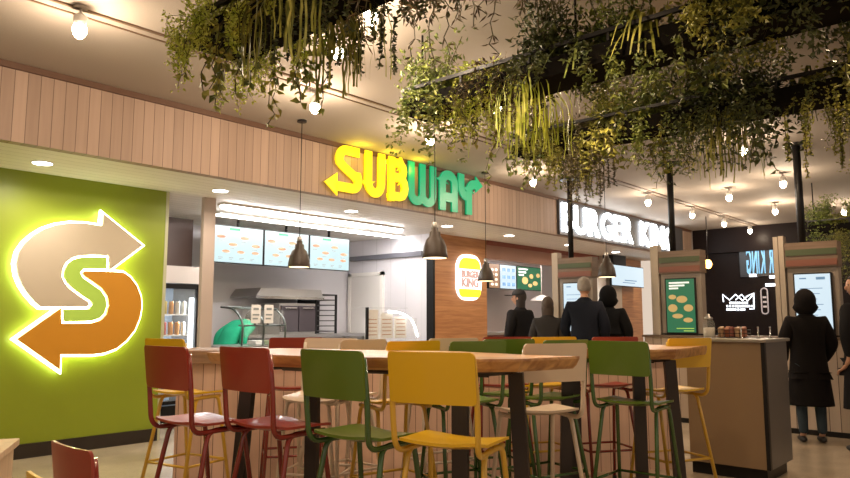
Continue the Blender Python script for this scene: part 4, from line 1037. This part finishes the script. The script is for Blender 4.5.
def plant_mesh(kind, ln, rn):
    V = []; F = []; S = bmesh.new(); R = lambda a, b: rn.uniform(a, b)
    def strand(p0, out, drop, n=10, wob=.02):
        sx_ = 1 if out[0] > 0 else -1; out = (sx_*(.165+abs(out[0])*.45)-p0[0], out[1]*1.2); p0 = (p0[0], p0[1], p0[2]+.07); drop += .07; pts = [Vector(p0)]
        for k in range(1, n+1):
            t = k/n; pts.append(Vector((p0[0]+out[0]*min(1, t*2.2)+R(-wob, wob), p0[1]+out[1]*min(1, t*2.2)+R(-wob, wob), p0[2]+.06*sin(min(1, t*3)*pi)-drop*t)))
        return pts
    if kind == 'fern':      # dense bright mound spilling over
        for k in range(60):
            a = R(0, 2*pi); pts = strand((R(-.08, .08), R(-.1, .1), R(.0, .16)), (cos(a)*R(.06, .2), sin(a)*R(.06, .2)), ln*R(.3, 1), 9)
            tube(S, pts, .0015, 3, False)
            for p in pts[1:]:
                for j in range(6): leaf(V, F, p+Vector((R(-.025, .025), R(-.025, .025), R(-.02, .02))), Vector((R(-1, 1), R(-1, 1), R(-1, .5))), R(.015, .028), R(.01, .016), rn)
    elif kind == 'string':  # beaded tails
        for k in range(14):
            a = R(0, 2*pi); pts = strand((R(-.06, .06), R(-.1, .1), .1), (cos(a)*R(.05, .17), sin(a)*R(.05, .17)), ln*R(.55, 1), 26, .006)
            tube(S, pts, .003, 4, False)
            for p in pts[1:]:
                for j in range(5): leaf(V, F, p, Vector((R(-1, 1), R(-1, 1), R(-.6, .5))), R(.018, .028), R(.012, .016), rn)
    elif kind == 'vine':    # few runners with larger leaves
        for k in range(11):
            a = R(0, 2*pi); pts = strand((R(-.1, .1), R(-.15, .15), .1), (cos(a)*R(.05, .22), sin(a)*R(.05, .22)), ln*R(.5, 1), 9, .025)
            tube(S, pts, .003, 4, False)
            for p in pts[1:]:
                for j in range(2): leaf(V, F, p, Vector((R(-1, 1), R(-1, 1), R(-1, .1))), R(.035, .065), R(.026, .042), rn)
        for j in range(90): leaf(V, F, Vector((R(-.1, .1), R(-.14, .14), R(.04, .2))), Vector((R(-1, 1), R(-1, 1), R(-.4, 1))), R(.035, .065), R(.022, .036), rn)
    elif kind == 'grass':   # long thin blades arching over
        for k in range(90):
            a = R(0, 2*pi); o_ = R(.08, .24); pts = strand((R(-.05, .05), R(-.08, .08), .08), (cos(a)*o_, sin(a)*o_), ln*R(.4, 1), 7, .008)
            for a_, b_ in zip(pts, pts[1:]):
                s = Vector((-sin(a), cos(a), 0))*.005; i = len(V); V += [a_-s, a_+s, b_+s, b_-s]; F.append((i, i+1, i+2, i+3))
        tube(S, [(0, 0, 0), (0, 0, .08)], .01, 5)
    elif kind == 'wiry':    # spidery twigs
        for k in range(26):
            a = R(0, 2*pi); pts = strand((R(-.06, .06), R(-.1, .1), .08), (cos(a)*R(.05, .25), sin(a)*R(.05, .25)), ln*R(.35, 1), 11, .022)
            tube(S, pts, .0025, 3, False)
            for p in pts[2:]:
                for j in range(3): leaf(V, F, p, Vector((R(-1, 1), R(-1, 1), R(-1, .2))), R(.03, .05), R(.006, .01), rn)
    elif kind == 'bush':    # upright leafy mass reaching the ceiling
        for k in range(34):
            a = R(0, 2*pi); top = Vector((cos(a)*R(.05, .26), sin(a)*R(.05, .26), R(.15, .5))); p0 = Vector((R(-.05, .05), R(-.08, .08), .05))
            pts = [p0.lerp(top, j/5) for j in range(6)]; tube(S, pts, .003, 3, False)
            for p in pts[1:]:
                for j in range(10): leaf(V, F, p+Vector((R(-.06, .06), R(-.06, .06), R(-.06, .06))), Vector((R(-1, 1), R(-1, 1), R(-1, 1))), R(.03, .06), R(.013, .024), rn)
        for k in range(28):
            a = R(0, 2*pi); pts = strand((R(-.1, .1), R(-.14, .14), .1), (cos(a)*R(.08, .22), sin(a)*R(.08, .22)), ln*R(.4, 1), 8)
            for p in pts[1:]:
                for j in range(5): leaf(V, F, p+Vector((R(-.03, .03), R(-.03, .03), 0)), Vector((R(-1, 1), R(-1, 1), R(-1, .3))), R(.022, .045), R(.012, .022), rn)
    elif kind == 'palm':    # strap leaves
        for k in range(34):
            a = R(0, 2*pi); o_ = R(.12, .3); h_ = R(.1, .3); w = R(.012, .02); prev = None
            for j in range(7):
                t = j/6; p = Vector((cos(a)*o_*t, sin(a)*o_*t, .05+h_*sin(t*pi*.7)-ln*.7*t*t)); s = Vector((-sin(a), cos(a), 0))*w*(1-t*.8)
                i = len(V); V += [p-s, p+s]
                if prev is not None: F.append((prev, prev+1, i+1, i))
                prev = i
        tube(S, [(0, 0, 0), (0, 0, .06)], .015, 5)
    if kind in ('fern', 'string', 'wiry', 'grass'):
        q_ = .7 if kind == 'fern' else .45
        for k in range(420 if kind == 'fern' else 160):
            a = R(0, 2*pi); e_ = R(0, 1); p = Vector((cos(a)*R(.05, .2), sin(a)*R(.05, .2), .08+.28*q_*e_)); leaf(V, F, p, Vector((cos(a), sin(a), R(-.5, 1))), R(.02, .04), R(.01, .018), rn)
    zf = ZC-TZ-.03
    me = bpy.data.meshes.new('foliage'); me.from_pydata([Vector((v.x, v.y, min(v.z, zf))) for v in V], [], F)
    return me, S
KN = dict(fern='feathery', string='beaded trailing', vine='large-leaved trailing', grass='fine grassy', wiry='wiry spidery', bush='dense bushy', palm='strap-leaved')
CNM = dict(lime='lime green', olive='olive', dark='dark green', mid='mid green', grey='greyish', brown='brownish')
ORD = ['first', 'second', 'third', 'fourth', 'fifth', 'sixth', 'seventh', 'eighth', 'ninth', 'tenth', 'eleventh', 'twelfth', 'thirteenth', 'fourteenth', 'fifteenth', 'sixteenth', 'seventeenth', 'eighteenth', 'nineteenth', 'twentieth', 'twenty-first', 'twenty-second']
def plant(X, Y, kind, colr, ln, lab, z=TZ, rn=None, grp='plants in the hanging planters'):
    t = thing('hanging_plant', lab, 'plant', (X, Y, z+.014), 0, grp)
    me, S = plant_mesh(kind, ln, rn or random.Random(int(X*100+Y*1000)))
    meshobj('foliage', me, LM[colr], t); obj('stem', S, stemm, t)
PL = [
 ('left', 2.0, [(3.28, 'fern', 'lime', .33), (3.2, 'vine', 'olive', .50), (3.0, 'vine', 'mid', .5), (2.83, 'string', 'lime', .3), (2.7, 'string', 'dark', .42), (2.5, 'grass', 'olive', .48), (2.33, 'string', 'dark', .42), (2.1, 'bush', 'dark', .2), (1.85, 'wiry', 'brown', .48), (1.6, 'wiry', 'grey', .42), (1.3, 'bush', 'dark', .3), (1.0, 'vine', 'mid', .4)]),
 ('middle', 3.62, [(3.22, 'bush', 'mid', .42), (3.05, 'vine', 'olive', .42), (2.85, 'fern', 'lime', .34), (2.66, 'wiry', 'brown', .3), (2.5, 'grass', 'lime', .5), (2.25, 'bush', 'dark', .2), (2.05, 'palm', 'mid', .35), (1.85, 'bush', 'mid', .4), (1.65, 'palm', 'olive', .35), (1.45, 'vine', 'mid', .35), (1.25, 'bush', 'olive', .25), (1.05, 'bush', 'dark', .35), (.85, 'palm', 'dark', .35), (.65, 'bush', 'dark', .3), (.45, 'vine', 'olive', .4), (.25, 'bush', 'dark', .45), (0, 'bush', 'dark', .4), (-.3, 'bush', 'dark', .4)]),
 ('right', 5.12, [(3.38, 'vine', 'mid', .42), (3.2, 'fern', 'olive', .36), (3.0, 'string', 'olive', .52), (2.85, 'string', 'grey', .62), (2.65, 'bush', 'olive', .3), (2.48, 'vine', 'olive', .42), (2.3, 'bush', 'mid', .42), (2.1, 'wiry', 'olive', .5), (1.92, 'bush', 'dark', .5), (1.75, 'grass', 'olive', .55), (1.6, 'bush', 'dark', .4), (1.42, 'vine', 'dark', .5), (1.25, 'palm', 'dark', .35), (1.1, 'string', 'olive', .6), (.95, 'fern', 'olive', .55), (.8, 'bush', 'dark', .3), (.62, 'fern', 'mid', .3), (.45, 'bush', 'dark', .3), (.2, 'string', 'grey', .65), (0, 'bush', 'dark', .6)]),
]
for side, X, lst in PL:
    for i, (Y, kind, colr, ln) in enumerate(lst):
        jit = ((i*37) % 5-2)*.03
        plant(X+jit, Y-.1, kind, colr, ln, '%s %s plant, %s from left end of %s hanging planter' % (CNM[colr], KN[kind], ORD[i], side))
# greenery further back at the right
tr = trough(11.6, 2.6, -.6, 'distant black planter full of greenery behind the right kiosk', 2.55)
for i, (Y, kind, colr, ln) in enumerate([(2.5, 'bush', 'mid', .7), (2.25, 'fern', 'olive', .8), (2.0, 'bush', 'mid', .9), (1.75, 'vine', 'mid', 1.0), (1.5, 'bush', 'olive', 1.0), (1.2, 'bush', 'mid', 1.1), (.9, 'fern', 'mid', 1.1)]):
    plant(11.6, Y-.05, kind, colr, ln, '%s %s plant, %s from the left in the distant planter' % (CNM[colr], KN[kind], ORD[i]), 2.55, grp='plants in the distant planter')

# ================================================================== CAMERA
cam = bpy.data.cameras.new('camera'); co = bpy.data.objects.new('camera', cam); COL.objects.link(co)
co.location = (0, 0, EYE); co.rotation_euler = (pi/2+PIT, 0, AZ-pi/2); cam.sensor_width = 36; cam.lens = 36*FPX/850; cam.clip_end = 100
SC.camera = co
SC.view_settings.view_transform = 'Standard'; SC.view_settings.look = 'None'; SC.view_settings.exposure = 0; SC.view_settings.gamma = 1; SC.view_settings.use_curve_mapping = False
